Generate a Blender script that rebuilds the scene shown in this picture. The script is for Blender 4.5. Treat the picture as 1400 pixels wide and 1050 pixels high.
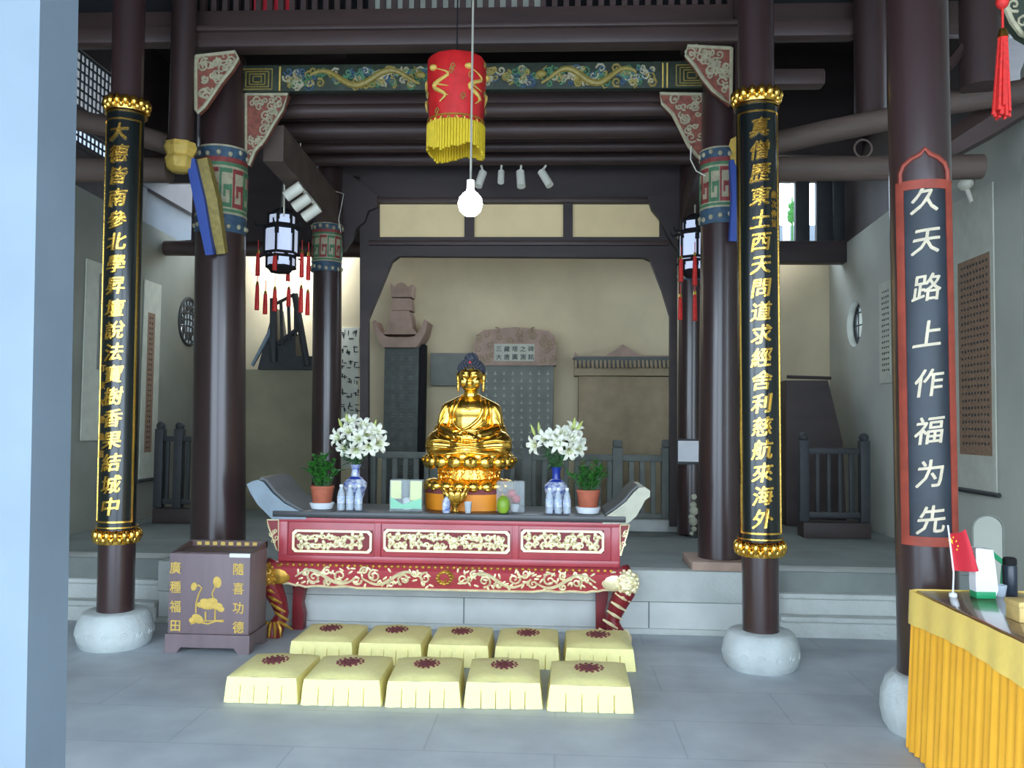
import bpy, bmesh, math, random
from mathutils import Vector, Matrix, Quaternion
from mathutils.geometry import tessellate_polygon
from mathutils.bvhtree import BVHTree
PI = math.pi
random.seed(7)
SC = bpy.context.scene
COL = SC.collection
for o in list(bpy.data.objects): bpy.data.objects.remove(o)

# ------------------------------------------------------------------ camera
F, CX, CY, HZ = 1200.0, 700.0, 525.0, 580.0
EYE = Vector((0, 0, 1.62))
YAW, ROLL = math.radians(3.0), 0.0115
PITCH = math.atan((HZ - CY) / F)
fw = Vector((-math.sin(YAW) * math.cos(PITCH), math.cos(YAW) * math.cos(PITCH), math.sin(PITCH)))
r0 = fw.cross(Vector((0, 0, 1))).normalized()
u0 = r0.cross(fw).normalized()
RT = (r0 * math.cos(ROLL) + u0 * math.sin(ROLL)).normalized()
UP = RT.cross(fw).normalized()
cam = bpy.data.cameras.new('camera')
cam.sensor_width = 36.0
cam.lens = 36.0 * F / 1400.0
cam.clip_start = 0.05
co = bpy.data.objects.new('camera', cam)
COL.objects.link(co)
mw = Matrix((RT, UP, -fw)).transposed().to_4x4()
mw.translation = EYE
co.matrix_world = mw
SC.camera = co

def P(px, py, Y):
    """the point of the place at depth Y that the photograph shows at this pixel"""
    d = fw + RT * ((px - CX) / F) - UP * ((py - CY) / F)
    return EYE + d * (Y / d.y)
def PZ(px, py, z):
    d = fw + RT * ((px - CX) / F) - UP * ((py - CY) / F)
    return EYE + d * ((z - EYE.z) / d.z)
def PX(px, py, X):
    d = fw + RT * ((px - CX) / F) - UP * ((py - CY) / F)
    return EYE + d * (X / d.x)

# ------------------------------------------------------------------ light
w = bpy.data.worlds.new('sky'); SC.world = w; w.use_nodes = True
nt = w.node_tree; nt.nodes.clear()
wo = nt.nodes.new('ShaderNodeOutputWorld'); bg = nt.nodes.new('ShaderNodeBackground')
bg.inputs[0].default_value = (0.68, 0.84, 1.0, 1); bg.inputs[1].default_value = 5.0
nt.links.new(bg.outputs[0], wo.inputs[0])
def area(name, loc, size, power, rot, col=(1, 1, 1)):
    l = bpy.data.lights.new(name, 'AREA'); l.shape = 'RECTANGLE'; l.size, l.size_y = size; l.energy = power; l.color = col; l.spread = math.radians(42)
    o = bpy.data.objects.new(name, l); COL.objects.link(o); o.location = loc; o.rotation_euler = rot
    return o
area('daylight_in_rear_skylight', (-3.45, 10.95, 6.0), (0.8, 0.5), 300, (math.radians(30), 0, 0), (0.9, 0.96, 1))
area('daylight_in_rear_skylight', (2.85, 10.95, 6.0), (0.6, 0.5), 120, (math.radians(30), 0, 0), (0.9, 0.96, 1))
SC.view_settings.view_transform = 'Standard'
SC.view_settings.look = 'None'
SC.view_settings.gamma = 1.0
SC.view_settings.use_curve_mapping = False
SC.view_settings.exposure = 0.5

# ------------------------------------------------------------------ materials
def lin(c):
    return tuple(((x / 255) / 12.92 if x / 255 <= 0.04045 else ((x / 255 + 0.055) / 1.055) ** 2.4) for x in c)
def mat(name, rgb, rough=0.6, metal=0.0, var=0.0, scale=6.0, bump=0.0, bscale=40.0, rgb2=None, spec=0.5, stretch=None, coat=0.0):
    m = bpy.data.materials.new(name); m.use_nodes = True
    t = m.node_tree; b = t.nodes['Principled BSDF']
    c = lin(rgb)
    b.inputs['Base Color'].default_value = (*c, 1)
    b.inputs['Roughness'].default_value = rough
    b.inputs['Metallic'].default_value = metal
    b.inputs['Specular IOR Level'].default_value = spec
    b.inputs['Coat Weight'].default_value = coat
    b.inputs['Coat Roughness'].default_value = 0.2
    tc = t.nodes.new('ShaderNodeTexCoord')
    src = tc.outputs['Object']
    if stretch:
        mp = t.nodes.new('ShaderNodeMapping'); mp.inputs['Scale'].default_value = stretch
        t.links.new(src, mp.inputs[0]); src = mp.outputs[0]
    if var > 0:
        n = t.nodes.new('ShaderNodeTexNoise'); n.inputs['Scale'].default_value = scale; n.inputs['Detail'].default_value = 6
        t.links.new(src, n.inputs['Vector'])
        r = t.nodes.new('ShaderNodeValToRGB')
        a = lin(rgb2) if rgb2 else tuple(x * (1 - var) for x in c)
        bcol = c if rgb2 else tuple(min(1, x * (1 + var)) for x in c)
        r.color_ramp.elements[0].position = 0.35; r.color_ramp.elements[1].position = 0.65
        r.color_ramp.elements[0].color = (*a, 1); r.color_ramp.elements[1].color = (*bcol, 1)
        t.links.new(n.outputs['Fac'], r.inputs[0]); t.links.new(r.outputs[0], b.inputs['Base Color'])
    if bump > 0:
        n2 = t.nodes.new('ShaderNodeTexNoise'); n2.inputs['Scale'].default_value = bscale; n2.inputs['Detail'].default_value = 5
        t.links.new(src, n2.inputs['Vector'])
        bp = t.nodes.new('ShaderNodeBump'); bp.inputs['Strength'].default_value = bump; bp.inputs['Distance'].default_value = 0.02
        t.links.new(n2.outputs['Fac'], bp.inputs['Height']); t.links.new(bp.outputs[0], b.inputs['Normal'])
    return m
def brickmat(name, rgb, rgb2, mortar, bw, bh, msize, rough=0.7, axis='xy', bump=0.25):
    m = bpy.data.materials.new(name); m.use_nodes = True
    t = m.node_tree; b = t.nodes['Principled BSDF']; b.inputs['Roughness'].default_value = rough
    tc = t.nodes.new('ShaderNodeTexCoord'); mp = t.nodes.new('ShaderNodeMapping')
    if axis == 'xz': mp.inputs['Rotation'].default_value = (-PI / 2, 0, 0)
    t.links.new(tc.outputs['Object'], mp.inputs[0])
    br = t.nodes.new('ShaderNodeTexBrick'); br.inputs['Scale'].default_value = 1.0
    br.inputs['Brick Width'].default_value = bw; br.inputs['Row Height'].default_value = bh; br.inputs['Mortar Size'].default_value = msize
    br.inputs['Color1'].default_value = (*lin(rgb), 1); br.inputs['Color2'].default_value = (*lin(rgb2), 1); br.inputs['Mortar'].default_value = (*lin(mortar), 1)
    t.links.new(mp.outputs[0], br.inputs['Vector'])
    n = t.nodes.new('ShaderNodeTexNoise'); n.inputs['Scale'].default_value = 3.0; n.inputs['Detail'].default_value = 8
    t.links.new(tc.outputs['Object'], n.inputs['Vector'])
    mx = t.nodes.new('ShaderNodeMix'); mx.data_type = 'RGBA'; mx.blend_type = 'OVERLAY'; mx.inputs['Factor'].default_value = 0.35
    t.links.new(br.outputs['Color'], mx.inputs['A']); t.links.new(n.outputs['Fac'], mx.inputs['B'])
    t.links.new(mx.outputs['Result'], b.inputs['Base Color'])
    bp = t.nodes.new('ShaderNodeBump'); bp.inputs['Strength'].default_value = bump; bp.inputs['Distance'].default_value = 0.01
    t.links.new(n.outputs['Fac'], bp.inputs['Height']); t.links.new(bp.outputs[0], b.inputs['Normal'])
    return m
def emat(name, rgb, s):
    m = bpy.data.materials.new(name); m.use_nodes = True
    b = m.node_tree.nodes['Principled BSDF']; b.inputs['Base Color'].default_value = (*lin(rgb), 1)
    b.inputs['Emission Color'].default_value = (*lin(rgb), 1); b.inputs['Emission Strength'].default_value = s
    return m
def glassmat(name, rgb, alpha, rough=0.15, trans=0.0):
    m = mat(name, rgb, rough)
    b = m.node_tree.nodes['Principled BSDF']; b.inputs['Alpha'].default_value = alpha; b.inputs['Transmission Weight'].default_value = trans
    return m
M = dict(
    floor=brickmat('floor_slabs', (184, 190, 196), (179, 186, 193), (168, 175, 182), 1.3, 0.55, 0.006, 0.55),
    platform=mat('platform_stone', (128, 134, 130), 0.65, var=0.12, scale=2.5),
    ashlar=brickmat('ashlar', (202, 204, 200), (196, 199, 196), (118, 124, 124), 1.45, 0.6, 0.006, 0.8, 'xz'),
    stone=mat('pale_stone', (196, 202, 200), 0.8, var=0.1, scale=5, bump=0.5, bscale=30),
    step=mat('step_stone', (196, 199, 194), 0.85, var=0.1, scale=3, bump=0.3),
    paving=mat('outer_paving', (150, 155, 160), 0.8, var=0.1, scale=1.0),
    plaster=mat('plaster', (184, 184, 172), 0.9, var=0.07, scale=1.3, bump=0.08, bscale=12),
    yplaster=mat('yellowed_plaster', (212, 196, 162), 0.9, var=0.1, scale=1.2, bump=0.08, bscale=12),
    gplaster=mat('shade_greyed_plaster', (142, 142, 130), 0.9, var=0.1, scale=1.3, bump=0.08, bscale=12),  # plaster tone darkened to carry the shade on the left wall
    dplaster=mat('shade_dimmed_plaster', (150, 142, 116), 0.9, var=0.16, scale=1.6, bump=0.08, bscale=12),  # partition's shade is put into this darker plaster colour
    wood=mat('dark_wood', (66, 48, 46), 0.42, var=0.2, scale=5, bump=0.12, bscale=14, stretch=(1, 1, 0.15)),
    beam=mat('dark_beam_wood', (72, 54, 50), 0.5, var=0.2, scale=5, bump=0.12, bscale=14, stretch=(0.15, 1, 1)),
    board=mat('dark_board', (62, 50, 48), 0.6, var=0.2, scale=4, stretch=(0.2, 1, 1)),
    lacq=mat('lacquered_pillar', (60, 42, 41), 0.28, var=0.15, scale=4, coat=0.4, stretch=(1, 1, 0.15)),
    log=mat('worn_log', (94, 77, 68), 0.7, var=0.2, scale=5, bump=0.2, stretch=(0.2, 1, 1)),
    black=mat('black_lacquer', (14, 22, 22), 0.25, coat=0.5),
    inkblue=mat('worn_black_board', (30, 38, 48), 0.45, var=0.3, scale=7),
    redframe=mat('faded_red_frame', (150, 62, 44), 0.6, var=0.18, scale=9),
    gold=mat('gold', (255, 204, 96), 0.2, 1.0, bump=0.1, bscale=60),
    goldb=mat('buddha_gold', (255, 206, 96), 0.24, 1.0, bump=0.03, bscale=12),
    pgold=mat('pale_gold_paint', (250, 232, 186), 0.35, 0.35, var=0.12, scale=20),
    ogold=mat('old_gold_paint', (196, 150, 62), 0.35, 0.6, var=0.3, scale=18),
    ygold=mat('yellow_paint', (214, 178, 86), 0.6, var=0.1, scale=25),
    white=mat('white_lettering', (206, 190, 162), 0.6, var=0.1, scale=20),
    red=mat('altar_red', (176, 62, 72), 0.4, var=0.08, scale=6, coat=0.5),
    dred=mat('altar_dark_red', (126, 26, 34), 0.45, var=0.1),
    top=mat('dark_tabletop', (62, 62, 64), 0.3, var=0.15, scale=8),
    wing=mat('pale_lit_wing', (186, 184, 162), 0.5, var=0.1, scale=8),  # beige puts the light on this altar end into its colour
    wingb=mat('bluegrey_wing', (128, 142, 152), 0.45, var=0.1, scale=8),
    satin=mat('pale_yellow_satin', (250, 238, 162), 0.5, var=0.03, scale=30, bump=0.2, bscale=18),
    maroon=mat('maroon_thread', (126, 62, 64), 0.8, var=0.3, scale=90),
    orange=mat('orange_satin', (255, 182, 50), 0.5, var=0.06, scale=5),
    valance=mat('gold_brocade', (255, 216, 112), 0.4, var=0.03, scale=30),
    tabletop=mat('polished_brown_top', (134, 100, 76), 0.08, var=0.1, scale=6, coat=0.6),
    boxwood=mat('violet_brown_box', (122, 104, 108), 0.55, var=0.08, scale=3, bump=0.1, stretch=(4, 4, 0.4)),
    boxside=mat('brown_box', (96, 74, 72), 0.55, var=0.1, scale=3, stretch=(4, 4, 0.4)),
    bluepost=mat('bluegrey_post_paint', (112, 124, 134), 0.7, var=0.05, scale=4),
    dgrey=mat('dark_grey_stone', (96, 100, 96), 0.85, var=0.15, scale=9, bump=0.2),
    mgrey=mat('mid_grey_stone', (128, 130, 122), 0.85, var=0.12, scale=5, bump=0.2),
    pink=mat('pinkish_stone', (176, 148, 132), 0.85, var=0.12, scale=6, bump=0.3),
    brown=mat('brown_stone', (160, 142, 114), 0.85, var=0.1, scale=6, bump=0.2),
    letter=mat('faded_letters', (190, 190, 180), 0.8),
    rail=mat('dark_rail', (52, 54, 56), 0.6, var=0.15, scale=8),
    greyrail=mat('grey_stone_rail', (112, 116, 110), 0.8, var=0.12, scale=8),
    terracotta=mat('terracotta', (178, 96, 70), 0.7, var=0.08, scale=15),
    porcelain=mat('white_porcelain', (232, 236, 240), 0.2),
    bluepat=mat('blue_and_white', (236, 240, 246), 0.2, var=0.5, scale=24, rgb2=(60, 88, 170)),
    cobalt=mat('cobalt', (36, 58, 150), 0.25),
    leaf=mat('leaf_green', (52, 120, 40), 0.5, var=0.3, scale=25),
    leafd=mat('lily_leaf_green', (60, 104, 56), 0.5, var=0.25, scale=20),
    lily=mat('lily_white', (236, 234, 216), 0.5),
    stamen=mat('lily_throat', (190, 200, 110), 0.6),
    orangecloth=mat('orange_base_cloth', (238, 146, 30), 0.5),
    hair=mat('blue_black_hair', (62, 64, 76), 0.6),
    mango=mat('green_fruit', (138, 172, 52), 0.4, var=0.12, scale=12),
    fruit=mat('red_fruit', (206, 70, 80), 0.4),
    clear=glassmat('clear_plastic', (220, 230, 235), 0.28, 0.1),
    frost=glassmat('frosted_plastic', (205, 212, 214), 0.28, 0.2),
    water=glassmat('clear_bottle', (214, 226, 238), 0.5, 0.08),
    bluelabel=mat('blue_bottle_label', (150, 176, 222), 0.5, var=0.35, scale=60, rgb2=(228, 226, 214)),
    lime=mat('yellow_print', (236, 236, 150), 0.5),
    mint=mat('mint_print', (120, 222, 168), 0.5),
    bannerred=mat('red_silk', (206, 34, 36), 0.45, var=0.1, scale=14, bump=0.1),
    fringe=mat('yellow_fringe', (216, 184, 30), 0.6, var=0.15, scale=60, stretch=(6, 6, 0.5)),
    tassel=mat('red_tassel', (214, 40, 34), 0.6, var=0.15, scale=50),
    cord=mat('pale_cord', (150, 146, 132), 0.7),
    bulb=emat('lit_bulb', (225, 240, 255), 60.0),
    whitep=mat('white_plastic', (238, 232, 214), 0.5),
    glow=emat('lit_pane', (206, 216, 240), 0.35),
    cream=mat('cream_panel', (250, 220, 166), 0.8, var=0.05, scale=3),
    paper=mat('paper', (228, 228, 230), 0.8, var=0.04, scale=8),
    scrollp=mat('scroll_paper', (196, 196, 180), 0.85, var=0.06, scale=8),
    scrollb=mat('scroll_brown', (146, 116, 92), 0.85, var=0.2, scale=40),
    ink=mat('ink', (60, 60, 60), 0.8),
    pblue=mat('painted_blue', (60, 84, 104), 0.6, var=0.25, scale=20),
    pred=mat('painted_red', (142, 58, 56), 0.6, var=0.2, scale=20),
    pgreen=mat('painted_green', (74, 120, 84), 0.6, var=0.2, scale=20),
    pcream=mat('painted_cream', (172, 162, 132), 0.6, var=0.15, scale=20),
    pfield=mat('painted_dark_green', (50, 58, 46), 0.6, var=0.3, scale=20),
    dragon=mat('dragon_ochre', (150, 130, 62), 0.5, var=0.2, scale=30),
    cobaltwood=mat('painted_cobalt_edge', (54, 80, 158), 0.6),
    bracketred=mat('carved_red_field', (136, 74, 58), 0.6, var=0.3, scale=22),
    flagred=mat('flag_red', (206, 40, 54), 0.6),
    star=mat('flag_yellow', (246, 214, 60), 0.6),
    green=mat('green_plastic', (28, 150, 96), 0.45),
    thermos=mat('dark_thermos', (44, 52, 62), 0.3),
    straw=mat('straw_box', (206, 176, 110), 0.6, var=0.1, scale=30),
    outroof=mat('outside_roof', (92, 98, 108), 0.9, var=0.1, scale=3),
    outwall=mat('outside_wall', (120, 128, 138), 0.9, var=0.08, scale=2),
    slot=mat('dark_gap', (24, 22, 24), 0.9),
    redpaper=mat('red_paper', (210, 40, 56), 0.7),
)

# ------------------------------------------------------------------ mesh builder
class MB:
    def __init__(s): s.v = []; s.f = []
    def add(s, vs, fs):
        b = len(s.v); s.v += [Vector(v) for v in vs]; s.f += [tuple(b + i for i in f) for f in fs]; return s
    def merge(s, o, m=None):
        return s.add([(m @ v if m else v) for v in o.v], o.f)
    def box(s, lo, hi):
        x0, y0, z0 = lo; x1, y1, z1 = hi
        return s.add([(x0, y0, z0), (x1, y0, z0), (x1, y1, z0), (x0, y1, z0), (x0, y0, z1), (x1, y0, z1), (x1, y1, z1), (x0, y1, z1)],
                     [(0, 3, 2, 1), (4, 5, 6, 7), (0, 1, 5, 4), (1, 2, 6, 5), (2, 3, 7, 6), (3, 0, 4, 7)])
    def bbox(s, lo, hi, r=0.01):
        """a box with chamfered edges"""
        bm = bmesh.new(); t = MB().box(lo, hi)
        vs = [bm.verts.new(v) for v in t.v]
        for f in t.f: bm.faces.new([vs[i] for i in f])
        bmesh.ops.bevel(bm, geom=bm.edges[:], offset=r, segments=2, affect='EDGES', profile=0.5)
        return s.frombm(bm)
    def frombm(s, bm):
        bm.verts.index_update()
        s.add([v.co.copy() for v in bm.verts], [[v.index for v in f.verts] for f in bm.faces]); bm.free(); return s
    def tube(s, pts, rad, n=8, cap=True, flat=None):
        pts = [Vector(p) for p in pts]; k = len(pts)
        rad = rad if isinstance(rad, (list, tuple)) else [rad] * k
        t0 = (pts[1] - pts[0]).normalized()
        a = t0.orthogonal().normalized(); vs = []
        for i, p in enumerate(pts):
            t = (pts[min(i + 1, k - 1)] - pts[max(i - 1, 0)])
            t = t.normalized() if t.length > 1e-9 else t0
            a = (a - t * a.dot(t)); a = a.normalized() if a.length > 1e-6 else t.orthogonal().normalized()
            b = t.cross(a)
            for j in range(n):
                q = 2 * PI * j / n
                vs.append(p + (a * math.cos(q) + b * math.sin(q)) * rad[i])
        fs = [(i * n + j, i * n + (j + 1) % n, (i + 1) * n + (j + 1) % n, (i + 1) * n + j) for i in range(k - 1) for j in range(n)]
        if cap: fs += [tuple(range(n - 1, -1, -1)), tuple((k - 1) * n + j for j in range(n))]
        return s.add(vs, fs)
    def cyl(s, a, b, r, r2=None, n=20):
        return s.tube([a, b], [r, r if r2 is None else r2], n)
    def lathe(s, prof, c=(0, 0, 0), n=28, sy=1.0, mod=None):
        c = Vector(c); k = len(prof); vs = []
        for (r, z) in prof:
            for j in range(n):
                q = 2 * PI * j / n; rr = r * (mod(q, z) if mod else 1)
                vs.append(c + Vector((math.cos(q) * rr, math.sin(q) * rr * sy, z)))
        fs = [(i * n + j, i * n + (j + 1) % n, (i + 1) * n + (j + 1) % n, (i + 1) * n + j) for i in range(k - 1) for j in range(n)]
        if prof[0][0] > 1e-4: fs.append(tuple(range(n - 1, -1, -1)))
        if prof[-1][0] > 1e-4: fs.append(tuple((k - 1) * n + j for j in range(n)))
        return s.add(vs, fs)
    def ell(s, c, r, n=12, m=8, rot=None):
        c = Vector(c); vs = []; fs = []
        R = rot.to_matrix() if rot else None
        def put(x, y, z):
            v = Vector((x * r[0], y * r[1], z * r[2])); vs.append(c + (R @ v if R else v))
        put(0, 0, -1)
        for i in range(1, m):
            q = -PI / 2 + PI * i / m
            for j in range(n): put(math.cos(q) * math.cos(2 * PI * j / n), math.cos(q) * math.sin(2 * PI * j / n), math.sin(q))
        put(0, 0, 1)
        L = len(vs) - 1
        for j in range(n):
            fs.append((0, 1 + (j + 1) % n, 1 + j)); fs.append((L, L - n + j, L - n + (j + 1) % n))
        for i in range(m - 2):
            for j in range(n):
                a = 1 + i * n
                fs.append((a + j, a + (j + 1) % n, a + n + (j + 1) % n, a + n + j))
        return s.add(vs, fs)
    def prism(s, outer, d0, d1, fn, holes=()):
        """a plate with outline outer (2D, holes allowed) from depth d0 to d1; fn(u, v, d) -> point"""
        loops = [list(outer)] + [list(h) for h in holes]
        tri = tessellate_polygon([[Vector((u, v, 0)) for u, v in L] for L in loops])
        flat = [p for L in loops for p in L]; n = len(flat)
        vs = [fn(u, v, d0) for u, v in flat] + [fn(u, v, d1) for u, v in flat]
        fs = [tuple(t) for t in tri] + [tuple(n + i for i in reversed(t)) for t in tri]
        b = 0
        for L in loops:
            k = len(L)
            for i in range(k):
                j = (i + 1) % k; fs.append((b + i, b + j, n + b + j, n + b + i))
            b += k
        return s.add(vs, fs)
    def mesh(s, name, smooth=None):
        me = bpy.data.meshes.new(name); me.from_pydata([tuple(v) for v in s.v], [], s.f)
        bm = bmesh.new(); bm.from_mesh(me); bmesh.ops.recalc_face_normals(bm, faces=bm.faces)
        bm.to_mesh(me); bm.free()
        if smooth:
            me.polygons.foreach_set('use_smooth', [True] * len(me.polygons))
            try: me.set_sharp_from_angle(angle=math.radians(smooth))
            except Exception: pass
        me.update(); return me
XZ = lambda Y: (lambda u, v, d: Vector((u, Y + d, v)))
YZ = lambda X: (lambda u, v, d: Vector((X + d, u, v)))
XY = lambda Z: (lambda u, v, d: Vector((u, v, Z + d)))

def tag(o, label, cat, group=None):
    o['label'] = label; o['category'] = cat
    if group: o['group'] = group
    return o
def obj(name, mb, m, parent=None, smooth=40, label=None, world=True):
    me = mb.mesh(name, smooth) if isinstance(mb, MB) else mb
    o = bpy.data.objects.new(name, me); COL.objects.link(o)
    if m is not None:
        me.materials.clear(); me.materials.append(M[m] if isinstance(m, str) else m)
    if parent is not None:
        o.parent = parent
        if world:
            r = parent
            while r.parent: r = r.parent
            o_inv = (Matrix.Translation(r.location) @ r.rotation_euler.to_matrix().to_4x4()).inverted()
            me.transform(o_inv)
    if label: o['label'] = label
    return o
def struct(name, mb, m, smooth=40):
    o = obj(name, mb, m, None, smooth); o['kind'] = 'structure'; return o
def thing(name, label, cat, loc=(0, 0, 0), rz=0.0, group=None):
    o = bpy.data.objects.new(name, None); COL.objects.link(o); o.location = loc; o.rotation_euler = (0, 0, rz)
    o.empty_display_size = 0.1
    return tag(o, label, cat, group)
def single(name, mb, m, label, cat, group=None, smooth=40):
    return tag(obj(name, mb, m, None, smooth), label, cat, group)
def dup(o, loc=None, rz=None, label=None, parent=None):
    kids = [c for c in KIDS(o)]
    c = o.copy(); COL.objects.link(c)
    if parent is not None: c.parent = parent
    if loc is not None: c.location = loc
    if rz is not None: c.rotation_euler = (0, 0, rz)
    if label: c['label'] = label
    for k in kids: dup(k, parent=c)
    return c
def KIDS(o): return [c for c in COL.objects if c.parent == o]

_gl = {}
def glyph(ch, off=0.012):
    if (ch, off) in _gl: return _gl[(ch, off)]
    c = bpy.data.curves.new('t', 'FONT'); c.body = ch; c.extrude = 0.05; c.offset = 0
    c.align_x = 'CENTER'; c.align_y = 'CENTER'; c.resolution_u = 2
    o = bpy.data.objects.new('t', c); COL.objects.link(o)
    dg = bpy.context.evaluated_depsgraph_get(); me = bpy.data.meshes.new_from_object(o.evaluated_get(dg))
    bpy.data.objects.remove(o)
    bm = bmesh.new(); bm.from_mesh(me)
    for k in range(-4, 5):
        bmesh.ops.bisect_plane(bm, geom=bm.verts[:] + bm.edges[:] + bm.faces[:], plane_co=(k * 0.11, 0, 0), plane_no=(1, 0, 0))
    bm.to_mesh(me); bm.free()
    vs = [v.co.copy() for v in me.vertices]; fs = [tuple(p.vertices) for p in me.polygons]
    cy = (max(v.y for v in vs) + min(v.y for v in vs)) / 2
    for v in vs: v.y -= cy
    bpy.data.meshes.remove(me)
    if off > 0:
        n = len(vs); base, bf = vs, fs; vs, fs = [], []
        for k, (dx, dy) in enumerate(((-off, -off * .6), (off, -off * .6), (0, off))):
            vs += [v + Vector((dx, dy, k * 0.002)) for v in base]; fs += [tuple(i + k * n for i in f) for f in bf]
    _gl[(ch, off)] = (vs, fs); return vs, fs
def flat_glyph(ch, w, h, at, off=0.012, slant=0.0, thick=0.004):
    """letter lying on an XZ wall at point at, facing -Y"""
    vs, fs = glyph(ch, off); at = Vector(at)
    return MB().add([at + Vector((v.x * w + slant * v.y * w, -(v.z + 0.05) * thick / 0.1, v.y * h)) for v in vs], fs)

# ------------------------------------------------------------------ setting
ZP = 0.49                                     # height of the raised rear floor
XL, XR, YB, ZT = -4.75, 3.5, 11.5, 3.85       # side walls, back wall, wall top
struct('floor', MB().box((-14, -12, -0.2), (14, 16, 0)), 'floor')
xa, xb = P(214, 820, 6.95).x, P(1066, 820, 6.95).x
struct('floor_platform', MB().bbox((XL, 7.06, 0), (XR, YB + 0.2, ZP), 0.012), 'platform')
cw = MB().bbox((xa, 6.94, 0.0), (xb, 7.10, 0.045), 0.006)
struct('trim_platform_plinth', cw, 'step')
cw = MB().box((xa + 0.01, 6.97, 0.045), (xb - 0.01, 7.10, 0.245))
for k in range(7):
    pass
struct('wall_platform_front', cw, 'ashlar')
struct('trim_platform_coping', MB().bbox((xa, 6.955, 0.249), (xb, 7.12, ZP + 0.003), 0.012), 'step')
def steps(x0, x1, tagn):
    for k, (z0, z1, yy) in enumerate(((0, 0.165, 6.93), (0.165, 0.33, 7.0), (0.33, ZP + 0.002, 7.07))):
        m = MB().bbox((x0, yy + 0.03, z0), (x1, 7.35, z1 - 0.035), 0.006)
        m.bbox((x0, yy, z1 - 0.045), (x1, 7.36, z1), 0.014)
        struct('trim_step_' + tagn, m, 'step')
steps(xb + 0.004, XR, 'by_counter'); steps(XL, xa - 0.004, 'by_post')
# walls with round windows
def circ(cu, cv, r, n=28): return [(cu + r * math.cos(2 * PI * k / n), cv + r * math.sin(2 * PI * k / n)) for k in range(n)]
rwR = PX(1168, 443, XR); rwL = PX(258, 440, XL)
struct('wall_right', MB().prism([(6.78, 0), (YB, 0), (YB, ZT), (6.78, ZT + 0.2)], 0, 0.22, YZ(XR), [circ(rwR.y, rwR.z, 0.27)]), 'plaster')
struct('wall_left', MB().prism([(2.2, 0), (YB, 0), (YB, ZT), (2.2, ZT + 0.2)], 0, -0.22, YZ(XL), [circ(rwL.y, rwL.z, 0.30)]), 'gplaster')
struct('wall_right_return', MB().prism([(XR, 0), (XR + 3.2, 0), (XR + 3.2, 5.8), (XR + 0.55, 5.8), (XR + 0.0, 4.35)], 0, 0.25, XZ(6.52)), 'plaster')
struct('wall_back', MB().box((XL - 0.2, YB, 0), (XR + 0.2, YB + 0.2, ZT)), 'yplaster')
# round window lattices
def lattice(c, r, X, name, label, style):
    t = thing(name, label, 'window', (X, c.y, c.z - r))
    ring = MB()
    pts = [(X, c.y + r * math.cos(2 * PI * k / 32), c.z + r * math.sin(2 * PI * k / 32)) for k in range(33)]
    ring.tube(pts, 0.022, 8, False); obj('window_frame', ring, 'rail', t)
    g = MB()
    for k in range(-3, 4):
        d = k * r / 3.6; h = math.sqrt(max(0, r * r - d * d))
        if style:
            g.tube([(X, c.y + d, c.z - h), (X, c.y + d + 0.03, c.z), (X, c.y + d, c.z + h)], 0.012, 6)
            g.tube([(X, c.y - h, c.z + d), (X, c.y, c.z + d + 0.03), (X, c.y + h, c.z + d)], 0.012, 6)
        elif k % 2 == 0:
            g.tube([(X, c.y + d, c.z - h), (X, c.y + d, c.z + h)], 0.008, 6)
            g.tube([(X, c.y - h, c.z + d), (X, c.y + h, c.z + d)], 0.008, 6)
    if style:
        for k in range(10):
            q = 2 * PI * k / 10; g.ell((X, c.y + 0.6 * r * math.cos(q), c.z + 0.6 * r * math.sin(q)), (0.015, 0.05, 0.05))
    obj('lattice', g, 'rail', t)
lattice(rwL, 0.30, XL + 0.0, 'round_window', 'round carved lattice window in the wall behind the scrolls and pillar', True)
lattice(rwR, 0.27, XR + 0.1, 'round_window', 'bright small round window in the plaster wall above the dark railing', False)
# ceiling: timber roof with two openings at the rear
struct('ceiling', MB().box((-9, 1.6, 5.95), (9, 10.3, 6.1)), 'board')
struct('ceiling_eave_skyblock', MB().prism([(1.6, 5.95), (-0.7, 4.25), (-0.7, 4.35), (1.6, 6.1)], -9, 9, YZ(0)), 'board')  # unseen eave, sloped low to block the high sky
struct('wall_light_block', MB().box((5.6, -1.0, 0), (5.8, 6.5, 5.9)), 'plaster')  # unseen wall added to cut side light on the near post
struct('ceiling_rear', MB().prism([(-9, 10.3), (9, 10.3), (9, 12.2), (-9, 12.2)], 0, 0.15, XY(5.95),
       [[(-4.3, 10.4), (-2.7, 10.4), (-2.7, 11.4), (-4.3, 11.4)], [(2.1, 10.4), (3.4, 10.4), (3.4, 11.4), (2.1, 11.4)]]), 'board')
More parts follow.
